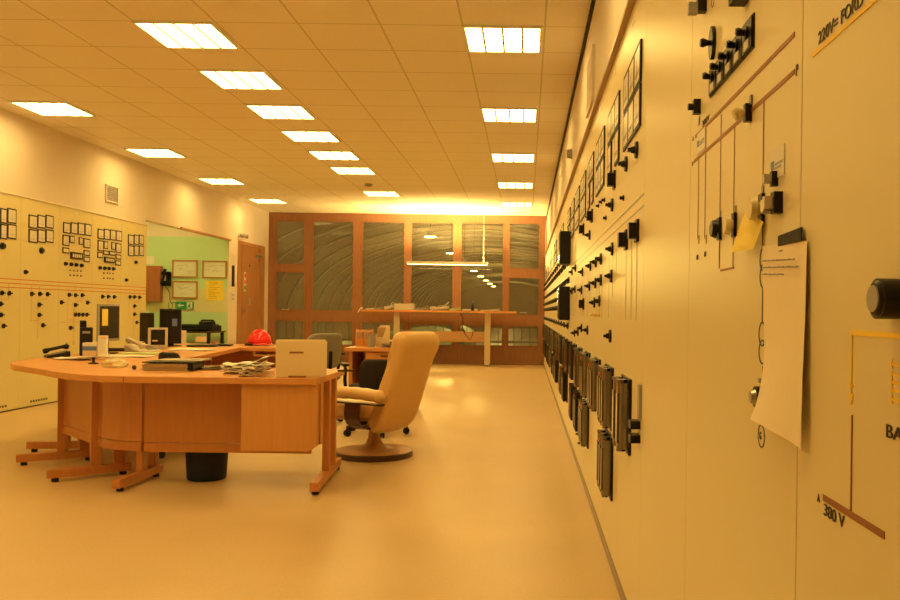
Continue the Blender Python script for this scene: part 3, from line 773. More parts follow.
for (a, b) in ((127.9,133.4),(133.7,138.5),(138.8,143.5)): LM += [(a,234.8,b,244.8),(a,245.6,b,256)]
LM += [(63,222.5,70,233.5),(70.5,222.5,77.3,234.3),(77.6,223,84.3,235),(84.6,224,90.9,235.8),(62.3,235,68.9,245.8),(69.4,236,74,243),(78.7,237.6,82.6,244.6),(83.4,238.6,89.7,248.2),(62.4,247.6,68.7,253.3),(83.4,250.5,89.5,255.8),(83.4,256.8,89.5,262)]
LM += [(97.5,229,103.5,239.2),(103.8,229.3,109.5,239.7),(109.8,230,115.5,240.2),(115.8,231,121.5,241),(97.5,240.6,103.2,251),(103.6,241.3,107.5,249),(111.3,242.3,115,250),(115.5,243.3,120.7,253),(97.2,252,102.5,258),(103.2,250.6,108.3,255),(108.9,251,114.6,255.7),(115.5,254.3,120.5,259.7),(115.3,260.6,120.3,265.5)]
for (x0, y0, x1, y1) in LM:
    xm = (x0+x1)/2; ym = (y0+y1)/2
    Ya, _ = onL(x0, ym); Yb, _ = onL(x1, ym); _, zt = onL(xm, y0); _, zb = onL(xm, y1)
    add_meter(LBat((Ya+Yb)/2), Ya, Yb, zb, zt)
for (x0, y0, x1, y1) in ((70.2,252.5,81.5,259.3),(103.8,257.3,113.5,262.7)):
    xm = (x0+x1)/2; ym = (y0+y1)/2
    Ya, _ = onL(x0, ym); Yb, _ = onL(x1, ym); _, zt = onL(xm, y0); _, zb = onL(xm, y1); w = Yb-Ya; h = zt-zb
    o = LBat(Ya+.1).put('counter_unit', proto(MB().box(-w/2,w/2,-.02,0,-h/2,h/2), 'counter_unit', M_METERF), (Ya+Yb)/2, (zt+zb)/2)
    q = MB()
    for k in range(5): q.box(-w*.42+k*w*.17, -w*.30+k*w*.17, -.022, -.020, -h*.25, h*.25)
    q.build('counter_window', M_DIAL, o)
for px, py in ((2,246),(41,250.5)): 
    o = L_put('knob', S_KNOB, px, py); o.scale = (1.25,1,1.25)
for px, py in ((25,272),(135.3,262.2),(125.7,280),(99.3,267.8),(104,268.2),(108.3,268.5),(112.8,268.8),(65,263.7),(70.5,264.3),(75.5,264.8),(80.9,265.5)):
    o = L_put('knob', S_KNOB, px, py); o.scale = (.8,1,.8)
for px, py in ((69.8,270.3),(73.6,270.6),(77,270.8),(80.6,271),(69.8,275.2),(73.6,275.4),(77,275.6),(80.6,275.9),(103.5,273),(107,273.1),(109.7,273.3),(112.7,273.5),(103.5,278.2),(107,278.3),(109.7,278.5),(112.7,278.7)):
    L_put('indicator_lamp', S_LAMP, px, py)
SW = [(1.5,293),(8.7,293.3),(0,304),(0.5,315),(3,326),(31.3,294),(39.3,294),(47,294.3),(38.7,304.7),(38.7,315),(42.4,325.3),(68.7,295),(75,295.3),(81.7,295.3),(61,302.4),(75,305),(87,302.7),(75,314.7),(78.4,314.7),(82.4,314.7),(86.4,314.7),(70,328),
      (102,296.7),(107.7,296.7),(113.7,297),(108,306),(108,315),(110,323),(129.5,297),(134,297),(139,297.5),(134,306),(134,314.3),(136.3,322.5)]
for px, py in SW: L_put('rotary_switch', S_LEFTSW, px, py)
o = L_put('indicator_lamp', proto(MB().cyl((0,0,0),(0,-1,0),.014,.01,12), 'indicator_lamp', mat('green_lamp',(.05,.45,.12),.3)), 66.4, 343.6)
for px, py in ((38.5,201),(76,211.5),(110,219),(0,191)):
    Y, z = onL(px, py+2); LBat(Y).put('name_tag', S_TAG, Y, min(z, 2.31))
for i, B in enumerate(LB):
    g = MB()
    for z in (CH+.280, CH+.234, CH+.190): B.line(g, B.y0+.001, z, B.y1-.001, z, .009)
    g.build('red_busbar_line', M_REDL, B.e)
def lvl(B, mb, pts, w=.003):
    P = [onL(*p) for p in pts]
    for a, b in zip(P, P[1:]): B.line(mb, a[0], a[1], b[0], b[1], w)
for i, paths in ((4, [[(1.5,290),(1.5,299),(8.7,299.5)],[(8.7,283),(8.7,299.5)]]),
                 (5, [[(31.3,286),(31.3,320.5),(38.7,320.5)],[(39.3,286),(39.3,299.5),(47,299.5),(47,290)],[(38.2,300),(37.5,338)]]),
                 (6, [[(68.2,288),(67.6,320),(75,320)],[(75,286),(75,300.5),(81.7,300.5),(81.7,288)],[(74,305),(73.4,345)],[(60,322),(83,322.3)]]),
                 (7, [[(102,288),(102,300)],[(107.7,288),(107.7,302),(113.7,302)],[(108,300),(108,325)]]),
                 (8, [[(129.5,289),(128.8,318),(133.5,318.3)],[(134,290),(134,335)],[(134,301.5),(139,301.8),(139,291)]])):
    for p_ in paths:
        g = MB(); lvl(LB[i], g, p_); g.build('thin_diagram_line', M_REDL, LB[i].e)
g = MB()
for px, py in ((73.6,328),(73.6,343)):
    Y, z = onL(px, py); g.ring((LB[6].lx(Y),0,z), .022, .003)
g.build('transformer_symbol', M_BROWNL, LB[6].e)
# vent on upper left wall
Ya, _ = onR(105, 193, XW); Yb, _ = onR(117.5, 193, XW); _, zt = onR(110, 185, XW); _, zb = onR(110, 202.5, XW)
v = thing('ventilation_grille', 'square ventilation grille high on the left wall above the control panels', 'vent', (XW, (Ya+Yb)/2, zb), PI/2)
w = (Yb-Ya)/2; h = zt-zb
MB().box(-w,w,-.02,0,0,.02).box(-w,w,-.02,0,h-.02,h).box(-w,-w+.02,-.02,0,.02,h-.02).box(w-.02,w,-.02,0,.02,h-.02).box(w,w+.16,-.006,0,-.02,h-.01).build('grille_frame', M_WALL, v)
sl = MB()
for k in range(7): sl.box(-w+.02, w-.02, -.015, 0, .03+k*(h-.06)/7, .03+(k+.6)*(h-.06)/7)
sl.build('grille_slat', M_GREYP, v)

# ================================================================ nook contents
def frame(x0, y0, x1, y1, label, n):
    (xa, za) = onY(x0, y0, NKY-.02); (xb, zb) = onY(x1, y1, NKY-.02)
    e = thing('framed_document', label, 'framed picture', ((xa+xb)/2, NKY, zb), 0, 'framed documents on the green wall')
    w = (xb-xa)/2; h = za-zb; t = .028
    MB().box(-w,w,-.025,-.001,0,t).box(-w,w,-.025,-.001,h-t,h).box(-w,-w+t,-.025,-.001,t,h-t).box(w-t,w,-.025,-.001,t,h-t).build('picture_frame', M_DOOR, e)
    MB().box(-w+t,w-t,-.012,-.001,t,h-t).build('document', mat('document_paper',(.70,.72,.66),.4), e)
    g = MB(); random.seed(n)
    for k in range(9):
        a = random.uniform(-w*.7, w*.5); b = random.uniform(h*.25, h*.75)
        g.box(a, a+random.uniform(.03,.12), -.0135, -.0125, b, b+.006)
    g.build('drawing', M_GREYL, e)
frame(172.2,259.8,197.3,277.8,'upper left framed document on the green nook wall',1)
frame(202.3,260.6,226.7,278.6,'framed document above the yellow sheet on the green wall',2)
frame(172.2,280.8,197.3,298.6,'lower framed document just above the green exit sign',3)
xa, za = onY(206,280.5,NKY-.01); xb, zb = onY(223,300.6,NKY-.01)
o = MB().box(xa,xb,NKY-.006,NKY-.001,zb,za).build('yellow_notice', mat('yellow_sheet',(.85,.66,.06),.6))
tag(o, 'yellow sheet pinned on the green nook wall', 'paper')
g = MB(); random.seed(9)
for k in range(10): 
    zz = zb+.04+k*.033; g.box(xa+.05, xa+.05+random.uniform(.1,.22), NKY-.0075, NKY-.006, zz, zz+.006)
g.build('printed_text', M_BROWNL, o)
xa, za = onY(146,256,NKY-.01); xb, zb = onY(154,264,NKY-.01)
tag(MB().box(xa,xb,NKY-.006,NKY-.001,zb,za).build('wall_notice', M_PAPER), 'small white paper on the green wall above the brown cabinet', 'paper')
# exit sign
xa, za = onY(176.3,301.3,NKY-.02); xb, zb = onY(193.2,309.5,NKY-.02)
e = thing('exit_sign', 'green exit sign with white arrow and running figure', 'exit sign', ((xa+xb)/2, NKY, zb))
w = (xb-xa)/2; h = za-zb
MB().box(-w,w,-.02,-.001,0,h).build('sign_board', M_EXIT, e)
ar = MB(); cxx = -w*.45
def flat(mb, pts, y=-.0215):
    n = len(pts); mb.add([(x,y,z) for x,z in pts]+[(x,y+.001,z) for x,z in pts], [tuple(range(n)), tuple(range(2*n-1,n-1,-1))]+[(i,n+i,n+(i+1)%n,(i+1)%n) for i in range(n)])
flat(ar, [(-w*.85,h*.5),(-w*.55,h*.22),(-w*.55,h*.42),(-w*.1,h*.42),(-w*.1,h*.58),(-w*.55,h*.58),(-w*.55,h*.78)])
ar.build('arrow_symbol', M_WHITEP, e)
rf = MB()
rf.box(w*.25,w*.9,-.0212,-.0202,h*.08,h*.92)
rf.build('door_symbol', M_WHITEP, e)
rm = MB(); flat(rm, [(w*.5,h*.60),(w*.7,h*.62),(w*.62,h*.35),(w*.8,h*.12),(w*.68,h*.12),(w*.52,h*.30),(w*.32,h*.16),(w*.30,h*.25),(w*.46,h*.40)], -.0225)
rm.cyl((w*.60,-.0213,h*.72),(0,-1,0),h*.08,.001,12); flat(rm, [(w*.3,h*.45),(w*.36,h*.40),(w*.75,h*.6),(w*.70,h*.66)], -.0235)
rm.build('running_figure', M_EXIT, e)
xa, za = onY(167.5,309.3,NKY-.01)
o = text('wall_lettering', 'UT', .20, M_EXIT, None, (xa, NKY-.002, za), .72)
tag(o, 'letters UT in dark green beside the exit sign', 'lettering')
# wall cabinet
xa, za = onY(143,265.6,NKY-.12); xb, zb = onY(160,301.6,NKY-.12)
e = thing('wall_cabinet', 'red-brown wooden wall cabinet hanging beside the wall telephone', 'cabinet', ((xa+xb)/2, NKY, zb))
w = (xb-xa)/2
MB().box(-w,w,-.10,-.001,0,za-zb).build('cabinet_body', M_CAB, e, bevel=.004)
MB().box(-w+.005,w-.005,-.12,-.1005,.005,za-zb-.005).build('cabinet_door', M_CAB, e, bevel=.003)
xa, za = onY(159.5,268,NKY-.08); xb, zb = onY(169.6,286,NKY-.08)
e = thing('wall_telephone', 'black and white wall telephone on the green wall beside the brown cabinet', 'telephone', ((xa+xb)/2, NKY, zb))
w = (xb-xa)/2; h = za-zb
MB().box(-w,w,-.06,-.001,0,h*.8).build('phone_body', M_BLACK, e, bevel=.01)
MB().tube([(-w*.5,-.10,h*.1),(-w*.2,-.10,h*.4),(w*.2,-.10,h*.95)], [.03,.022,.03], 10).build('handset', M_BLACK, e)
MB().box(-w*.6,w*.2,-.064,-.0605,h*.3,h*.6).build('keypad', M_WHITEP, e)
cd = [(xx*.02+w*.3*math.sin(xx*.8), -.02, -.02-xx*.045) for xx in range(8)]
MB().tube(cd, .006, 5).build('cord', M_DPLAS, e)
# table and printer in the nook
e = thing('side_table', 'dark side table in the nook carrying the black printer', 'table', (-6.15, 15.0, 0))
MB().box(-.7,.55,-.35,.38,.69,.72).build('tabletop', M_DWOOD, e)
for sx in (-.65,.5):
    for sy in (-.31,.34): MB().box(sx-.025,sx+.025,sy-.025,sy+.025,0,.69).build('leg', M_DPLAS, e)
e = thing('printer', 'flat black printer standing on the nook side table', 'printer', (-5.95, 15.0, .72))
MB().box(-.38,.33,-.22,.22,.001,.10).box(-.38,.30,-.20,.18,.10,.12).build('printer_body', M_DPLAS, e, bevel=.006)
MB().box(-.30,.25,-.34,-.2205,.03,.045).build('paper_tray', M_BLACK, e)
e = thing('desk_telephone', 'black telephone handset lying on top of the printer', 'telephone', (-5.80, 15.0, .842))
MB().box(-.12,.12,-.09,.09,0,.05).build('phone_body', M_BLACK, e, bevel=.01)
MB().tube([(-.11,0,.060),(-.07,0,.072),(.07,0,.072),(.12,0,.060)], [.022,.016,.016,.022], 10).build('handset', M_BLACK, e)
# unseen lamps added to brighten the nook, hidden behind the lintel
c = copy_tree(CL); c.location = (-6.5, 14.3, CEIL); c['label'] = 'added unseen ceiling light brightening the framed papers inside the nook'
c = copy_tree(CL); c.location = (-7.7, 14.3, CEIL); c['label'] = 'added unseen ceiling light brightening the hidden corner of the nook'
c = copy_tree(CL); c.location = (-6.5, 13.1, CEIL); c['label'] = 'added unseen ceiling light brightening the green nook behind the lintel'; c['group'] = 'louvred ceiling lights'
# things on the wall pier and above the door
xx = XW
Y, z = onR(232.7, 276, XW)
tag(MB().box(0,.02,-.05,.05,-.2,.2).build('push_plate', M_DPLAS, loc=(XW, Y, z), bevel=.004), 'tall narrow dark plate on the pale pier beside the nook', 'wall plate')
Y, z = onR(232.4, 297, XW)
o = MB().box(0,.015,-.05,.05,-.09,.09).build('light_switch', M_WHITEP, loc=(XW, Y, z), bevel=.003)
tag(o, 'double white light switch on the pier below the dark plate', 'light switch')
MB().box(.015,.02,-.03,.03,.01,.06).box(.015,.02,-.03,.03,-.06,-.01).build('switch_rocker', M_GREYP, o)
Y, z = onR(240, 235, XW)
e = thing('wall_spotlight', 'small twin spotlight fitting on the wall above the door', 'spotlight', (XW, Y, z))
MB().box(0,.03,-.12,.12,-.03,.03).build('mount', M_WHITEP, e)
for s in (-.09,.12): MB().cyl((.03,s,0),(1,.3,-.2),.03,.09,14,.045).build('lamp_head', M_GREYP, e)

# ================================================================ desks
DT = .72
M_EDGE = wood('beech_edge', (.64,.30,.09), (.57,.25,.075))
def desk(name, label, poly, feet, panels, group='beech workstation desks joined in a U', fr=(.57,.85)):
    cx = sum(p[0] for p in poly)/len(poly); cy = sum(p[1] for p in poly)/len(poly)
    e = thing(name, label, 'desk', (cx, cy, 0), 0, group)
    T = Matrix.Translation((-cx, -cy, 0))
    def inset(d):
        q = []
        for (x, y) in poly:
            v = Vector((x-cx, y-cy)); q.append((x - v.x/v.length*d, y - v.y/v.length*d))
        return q
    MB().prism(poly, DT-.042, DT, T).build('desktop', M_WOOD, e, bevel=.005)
    for (x0, y0, x1, y1) in feet:
        a = Vector((x0, y0, 0)); b = Vector((x1, y1, 0)); d = (b-a); L = d.length; d.normalize()
        R = Matrix.Translation(a - Vector((cx,cy,0))) @ Matrix.Rotation(math.atan2(d.y, d.x), 4, 'Z')
        lg = MB().box(0, L, -.027, .027, .025, .08, R)
        for t in fr: lg.box(L*t-.035, L*t+.035, -.022, .022, .08, DT-.042, R)
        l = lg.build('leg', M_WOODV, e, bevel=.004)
        for t in (.05, L-.05): MB().cyl(tuple(R @ Vector((t,0,0.001))), (0,0,1), .022, .024, 12).build('glide', M_BLACK, l)
    for (pts, z0, z1) in panels:
        m = MB(); 
        for (p, q) in zip(pts, pts[1:]):
            a = Vector((*p,0)); b = Vector((*q,0)); d = b-a; L = d.length
            R = Matrix.Translation(a-Vector((cx,cy,0))) @ Matrix.Rotation(math.atan2(d.y,d.x),4,'Z')
            m.box(0, L, 0, .02, z0+.062, z1, R); m.box(0, L, -.002, .02, z0, z0+.058, R)
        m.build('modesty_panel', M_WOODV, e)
    return e
PZ0, PZ1 = .215, DT-.042
dA = desk('desk', 'front straight beech desk with hanging pedestal, carrying the cardboard box', [(-1.282,5.06),(-2.452,5.035),(-2.425,5.92),(-1.285,5.87)],
     [(-1.285,5.05,-1.345,5.95)], [([(-2.44,5.29),(-1.37,5.30)], PZ0, PZ1)], fr=(.47,.73))
cx, cy_ = dA.location.x, dA.location.y
p = MB(); y0, y1 = 5.09-cy_, 5.26-cy_; x0, x1 = -1.752-cx, -1.285-cx
poly = [(x0,.262),(x1-.05,.262),(x1,.30),(x1,PZ1),(x0,PZ1)]
n = len(poly); p.add([(x,y0,z) for x,z in poly]+[(x,y1,z) for x,z in poly], [tuple(range(n)), tuple(range(2*n-1,n-1,-1))]+[(i,n+i,n+(i+1)%n,(i+1)%n) for i in range(n)])
p.build('pedestal', wood('beech_pedestal_lit', (.64,.315,.105), (.60,.285,.09), sx=(14,14,1.2)), dA, bevel=.003)  # lighter beech: the stronger light on the front pedestal put into its colour
MB().box(x1+.002, x1+.012, y0+.06, y0+.10, .30, PZ1).build('edge_strip', M_WOODV, dA)
dB = desk('desk', 'curved beech corner desk between the front desk and the left end', [(-2.458,5.035),(-2.60,5.058),(-2.75,5.12),(-2.90,5.215),(-3.05,5.333),(-3.187,5.463),(-2.75,6.25),(-2.43,5.92)],
     [(-3.09,5.335,-2.70,5.66),(-2.505,5.06,-2.485,5.62)], [([(-2.865,5.52),(-2.78,5.43),(-2.70,5.375),(-2.62,5.34),(-2.54,5.318),(-2.465,5.305)], PZ0, PZ1)])
dC = desk('desk', 'rounded left end of the beech desk group with papers and plastic wrap', [(-3.192,5.470),(-3.33,5.595),(-3.48,5.725),(-3.64,5.86),(-3.76,6.02),(-3.86,6.22),(-3.915,6.46),(-3.94,6.65),(-3.95,6.79),(-2.85,6.79),(-2.757,6.255)],
     [(-3.62,5.87,-3.20,6.16),(-3.88,6.44,-3.40,6.50)], [([(-3.62,6.55),(-3.38,6.03),(-2.88,5.535)], PZ0, PZ1)])
dD = desk('desk', 'long left beech desk carrying the monitors and telephones', [(-3.95,6.797),(-4.15,8.99),(-3.11,8.99),(-2.90,7.4),(-2.853,6.797)],
     [(-3.90,7.6,-3.3,7.6),(-3.90,8.8,-3.3,8.8)], [([(-3.75,6.85),(-3.95,8.98)], PZ0, PZ1)])
dE = desk('desk', 'rear beech desk with the red helmet on it', [(-4.15,9.0),(-4.15,9.72),(-2.45,9.72),(-2.45,9.0)],
     [(-3.7,9.65,-3.7,9.1),(-2.55,9.65,-2.55,9.1)], [([(-4.1,9.60),(-2.5,9.60)], PZ0, PZ1)])
MB().box(-2.97-dE.location.x, -2.50-dE.location.x, 8.97-dE.location.y, 9.3-dE.location.y, .625, .64).box(-2.97-dE.location.x,-2.95-dE.location.x,8.97-dE.location.y,9.3-dE.location.y,.64,.677).build('keyboard_shelf', M_WOOD, dE)

# drawer desk behind the recliner
e = thing('drawer_desk', 'separate beech desk with drawers behind the tan recliner', 'desk', (-1.5, 9.45, 0))
MB().box(-.50,.27,-.36,.36,.685,.725).build('desktop', M_WOOD, e, bevel=.005)
MB().box(-.46,-.42,-.30,.32,.001,.684).build('side_panel', M_WOODV, e)
MB().box(-.42,-.285,.28,.30,.15,.684).build('back_panel', M_WOODV, e)
MB().box(-.28,.24,-.31,.32,.06,.684).build('pedestal', M_WOODV, e)
MB().box(-.25,.21,-.25,.30,0,.06).build('plinth', M_DPLAS, e)
for k, (za, zb) in enumerate(((.60,.675),(.50,.592),(.34,.492),(.07,.332))):
    dr = MB().box(-.272,.232,-.328,-.311,za,zb).build('drawer', M_WOOD, e, bevel=.002)
    MB().box(-.10,.06,-.345,-.329,(za+zb)/2-.006,(za+zb)/2+.006).build('drawer_pull', M_DWOOD, dr)

# ================================================================ standing table by the window
e = thing('standing_table', 'long high standing table with steel legs in front of the windows', 'table', (-1.83, 17.2, 0))
tx0, tx1 = -3.42+1.83, -.20+1.83; tz = 1.155
MB().box(tx0,tx1,-.15,.45,tz-.045,tz).build('tabletop', M_WOOD, e, bevel=.004)
M_TLEG = mat('cream_steel', (.58,.50,.36), .4)
for lx in (-2.70+1.83, -.80+1.83):
    lg = MB().box(lx-.06,lx+.06,0,.06,.06,tz-.045).box(lx-.05,lx+.05,-.12,.42,.03,.075).build('leg', M_TLEG, e, bevel=.005)
    for gy in (-.09, .38): MB().cyl((lx,gy,0),(0,0,1),.028,.03,12).build('glide', M_BLACK, lg)
MB().box(-2.64+1.83,-.86+1.83,.02,.045,.50,.72).build('cross_panel', mat('cross_panel_brown', (.46,.28,.15), .45), e)
cb = [onY(460,312,17.03), onY(463,318,17.03), onY(462,326,17.03), onY(465,334,17.03), onY(470,340,17.03), onY(473,334,17.03), onY(472,332,17.03)]
MB().tube([(x+1.83, -.17 if k else -.16, z - (.02 if k == 0 else 0)) for k, (x, z) in enumerate(cb)], .010, 6).build('cable', M_BLACK, e)
# ================================================================ loose items helpers
def paper_pile(label, x, y, z, w, d, n, rz=0, m=M_PAPER, name='paper_stack', cat='papers', group=None, th=.004, seed=0, jit=.02, rot=.25, curl=0.0):
    random.seed(seed); mb = MB()
    for k in range(n):
        a = random.uniform(-rot, rot); T = Matrix.Translation((random.uniform(-jit,jit), random.uniform(-jit,jit), k*th)) @ Matrix.Rotation(a,4,'Z')
        nx = 8; vs = []; fs = []
        for s_ in (0, 1):
            for i in range(nx+1):
                t = i/nx; lift = curl*(t**3)*(1 if k == n-1 else .4) + .25*curl*math.sin(t*7+k)**2
                for yy in (-d/2, d/2): vs.append((-w/2+w*t, yy, lift + (th*.9 if s_ else 0)))
        o_ = 2*(nx+1)
        for i in range(nx):
            a0 = 2*i; fs.append((a0, a0+1, a0+3, a0+2)); fs.append((o_+a0, o_+a0+2, o_+a0+3, o_+a0+1))
            fs.append((a0, a0+2, o_+a0+2, o_+a0)); fs.append((a0+1, o_+a0+1, o_+a0+3, a0+3))
        fs.append((0, o_, o_+1, 1)); a0 = 2*nx; fs.append((a0, a0+1, o_+a0+1, o_+a0))
        mb.add(vs, fs, T)
    o = mb.build(name, m, loc=(x, y, z+.0008), rz=rz)
    return tag(o, label, cat, group)
# clutter on the standing table
ST = tz+.0
def at_st(px, dy=.05): return (px-VX)*(17.2+dy)/F
items = [(369,.15,.20,2,M_PAPER,.0,'loose papers at the left end of the standing table'),(378,.16,.22,5,M_GREYP,0,'dark folder stack near the left end of the standing table'),
         (388,.17,.25,6,M_PAPER,.06,'curled white papers beside the dark folders on the standing table'),(404,.40,.30,16,M_PAPER,.0,'tall neat stack of white paper on the standing table'),
         (422,.24,.25,5,M_GREYP,.02,'dark booklet beside the tall paper stack on the standing table'),(439,.38,.30,8,M_PAPER,.05,'wide messy white paper pile in the middle of the standing table'),
         (455,.22,.25,4,M_PAPERG,.02,'small greenish paper pile on the standing table'),(470,.30,.28,4,M_PAPER,.0,'flat white sheets behind the small bottle on the standing table'),
         (490,.40,.25,2,M_PAPER,.01,'thin papers near the right end of the standing table')]
for k, (px, w, d_, n_, m_, cu, lab) in enumerate(items):
    paper_pile(lab, at_st(px), 17.33, ST, w, d_, n_, .02*(k%3), m_, th=.008, seed=k, curl=cu*1.6+.012, group='paper piles on the standing table', rot=.06, jit=.008)
x = at_st(473)
e = thing('small_bottle', 'small dark bottle standing on the standing table', 'bottle', (x, 17.12, ST+.001))
MB().lathe([(.03,0),(.032,.01),(.032,.09),(.012,.12),(.012,.15)], n=16).build('bottle_body', M_DPLAS, e)
MB().lathe([(.014,.15),(.014,.19),(.008,.20)], n=12).build('bottle_cap', M_BLUE, e)
x = at_st(364)
tag(MB().tube([(0,0,.0),(-.03,0,.01),(-.06,0,-.03),(-.09,0,-.09)], [.02,.015,.012,.01], 8).build('cloth_rag', M_PAPER, loc=(x, 17.08, ST+.022)), 'small white rag hanging over the left end of the standing table', 'cloth')

# ================================================================ things on the desks
def P(px, py, z=DT): return onZ(px, py, z)
def bx(mb_args, name, m, e, **k): return MB().box(*mb_args).build(name, m, e, **k)
# archive box
e = thing('cardboard_box', 'plain cardboard box with hand slot on the right end of the front desk', 'box', (-1.398, 5.145, DT+.001), .27)
hw_, hd_, hh = .155, .13, .224
b = MB(); t = .006
b.box(-hw_,hw_,0,t,0,hh).box(-hw_,hw_,2*hd_-t,2*hd_,0,hh).box(-hw_,-hw_+t,t,2*hd_-t,0,hh).box(hw_-t,hw_,t,2*hd_-t,0,hh-.012).box(-hw_+t,hw_-t,t,2*hd_-t,0,t)
b.build('box_body', M_CARD, e, bevel=.002)
bx((-hw_+.006,hw_-.006,.006,2*hd_-.006,hh-.022,hh-.016), 'box_lid', M_CARD, e)
bx((-.073,.012,-.0012,0,hh-.078,hh-.066), 'hand_slot', M_BROWNCARD, e)
o = MB().box(-.055,.055,-.02,-.004,0,.011).build('brown_wallet', M_BROWNCARD, loc=(-1.41,5.112,DT+.001), bevel=.003)
tag(o, 'thin brown strip lying in front of the cardboard box', 'tape')
o = MB().tube([(0,0,.006),(.05,.02,.006),(.11,.03,.006)], [.006,.008,.006], 8).build('black_pen', M_BLACK, loc=(-1.30+.02,5.62,DT+.001))
tag(o, 'black pen at the desk corner behind the cardboard box', 'pen')
# helmet
hx, hy = P(260, 344.8)
hx, hy = -3.04, 9.42
e = thing('safety_helmet', 'red safety helmet lying on the rear desk', 'helmet', (hx, hy, DT+.006), .2)
R = []
n = 28
for k in range(11):
    a = PI/2*k/10; z = .155*math.sin(a)+.02; r = math.cos(a)
    R.append([(.132*r*math.cos(2*PI*i/n)*(1+.0*k), .115*r*math.sin(2*PI*i/n), z + .006*(abs(math.sin(2*PI*i/n))<.25)*(k>1)) for i in range(n)] if k < 10 else [(.004*math.cos(2*PI*i/n), .004*math.sin(2*PI*i/n), .181) for i in range(n)])
sh = MB().rings(R); sh.build('helmet_shell', M_RED, e, smooth=True)
br = []
for (f1, z) in ((1.0,.022),(1.10,.012),(1.11,.006),(1.0,.014)):
    br.append([((.132*f1+.03*(f1-1)*10*max(0,-math.cos(2*PI*i/n))*.8)*math.cos(2*PI*i/n), .115*f1*math.sin(2*PI*i/n), z) for i in range(n)])
MB().rings(br+[br[0]], caps=False).build('helmet_brim', M_RED, e, smooth=True)
for s in (-.045, 0, .045):
    q = MB().tube([(.11*math.cos(a), s, .155*math.sin(a)*math.sqrt(max(0,1-(s/.115)**2))+.024) for a in [PI*(.15+.7*k/10) for k in range(11)]], .007, 8)
    q.build('helmet_ridge', M_RED, e, smooth=True)
MB().tube([(-.06,-.112,.012),(-.115,-.085,.012),(-.148,-.035,.010),(-.152,.03,.010)], .013, 8).build('head_band', M_DPLAS, e)

# monitor facing right at the left
def monitor(label, x, y, rz, w, h, m_bez, lift, note=False, thick=.05, name='computer_monitor'):
    e = thing(name, label, 'monitor', (x, y, DT+.001), rz)
    bx((-w/2,w/2,-thick/2,thick/2,lift,lift+h), 'monitor_housing', m_bez, e, bevel=.008)
    bx((-w/2+.02,w/2-.02,-thick/2-.002,-thick/2+.0,lift+.025,lift+h-.02), 'screen', M_SCREEN, e)
    bx((-w*.3,w*.3,thick/2,thick/2+.03,lift+.06,lift+h-.06), 'rear_cover', M_DPLAS, e, bevel=.008)
    bx((-.03,.03,thick/2+.0,thick/2+.03,.012,lift+.1), 'stand_neck', M_DPLAS, e)
    MB().lathe([(.11,0),(.11,.008),(.03,.016)], c=(0,.03,0), n=24).build('stand_foot', M_DPLAS, e)
    return e
mx, my = P(108, 353.5)
e = monitor_a = monitor('grey computer monitor with yellow note on its dark screen', mx, my, 1.50, .34, .335, M_GREYP, .11, thick=.02)
bx((-.12,-.03,-.0145,-.0125,.25,.40), 'sticky_note', M_PAPERY, e)
e2 = monitor('large black monitor turned away beside the small beige screen', -3.85, 8.93, .25, .22, .375, M_DPLAS, .03, thick=.04)
bx((.02,.07,-.0235,-.0222,.22,.30), 'screen_sticker', M_BLUE, e2)
e3 = monitor('black monitor in the shadow behind the small beige screen', -4.0, 8.70, -.3, .16, .30, M_DPLAS, .06, thick=.04)
# black tower/speaker left of first monitor
x, y = P(87, 355.5)
e = thing('computer_tower', 'narrow black computer unit at the left of the grey monitor', 'computer', (x-.025, y+.03, DT+.001), .5)
bx((-.05,.05,-.09,.09,0,.24), 'tower_case', M_DPLAS, e, bevel=.006); bx((-.05,.0,-.09,.09,.2405,.30), 'top_unit', M_BLACK, e, bevel=.004)
bx((-.03,.03,-.0925,-.0902,.19,.21), 'drive_slot', M_GREYP, e)
# small beige crt
x, y = P(157, 349)
e = thing('small_screen', 'small beige boxy screen on the left desk', 'monitor', (x, y+.02, DT+.001), .28)
b = MB(); w_, h_ = .088, .195
b.box(-w_*1.05,w_*1.05,-.02,.0,.02,h_+.02); b.rings([[(-w_,0,.03),(w_,0,.03),(w_,0,h_+.01),(-w_,0,h_+.01)],[(-w_*.7,.12,.04),(w_*.7,.12,.04),(w_*.7,.12,h_-.02),(-w_*.7,.12,h_-.02)]])
b.build('screen_housing', M_BEIGE, e, bevel=.006)
bx((-w_*.72,w_*.78,-.023,-.0205,.042,h_-.0), 'screen', M_SCREEN, e); bx((-.06,.06,-.03,.08,0,.0195), 'stand', M_BEIGE, e)
bx((-.05,-.0,-.026,-.0235,.075,.09), 'label_strip', M_CARD, e)
# telephone beige
def phone(label, x, y, rz, m, s=1.0, name='desk_telephone'):
    e = thing(name, label, 'telephone', (x, y, DT+.001), rz)
    b = MB().rings([[(-.10*s,-.10*s,0),(.10*s,-.10*s,0),(.10*s,-.10*s,.02*s),(-.10*s,-.10*s,.02*s)],[(-.10*s,.10*s,0),(.10*s,.10*s,0),(.10*s,.10*s,.065*s),(-.10*s,.10*s,.065*s)]])
    b.build('phone_body', m, e, bevel=.006)
    q = MB()
    for i in range(3):
        for j in range(4): q.box((.0+i*.03)*s, (.02+i*.03)*s, (-.07+j*.03)*s, (-.05+j*.03)*s, (.020+(j+1)*.0072)*s, (.032+(j+1)*.0068)*s)
    q.build('keypad', M_GREYP, e)
    smooth_angle(MB().tube([(-.065*s,-.11*s,.055*s),(-.065*s,-.09*s,.06*s),(-.065*s,-.05*s,.075*s),(-.065*s,.05*s,.098*s),(-.065*s,.09*s,.10*s),(-.065*s,.11*s,.095*s)], [.02*s,.028*s,.016*s,.016*s,.028*s,.02*s], 12).build('handset', m, e))
    return e
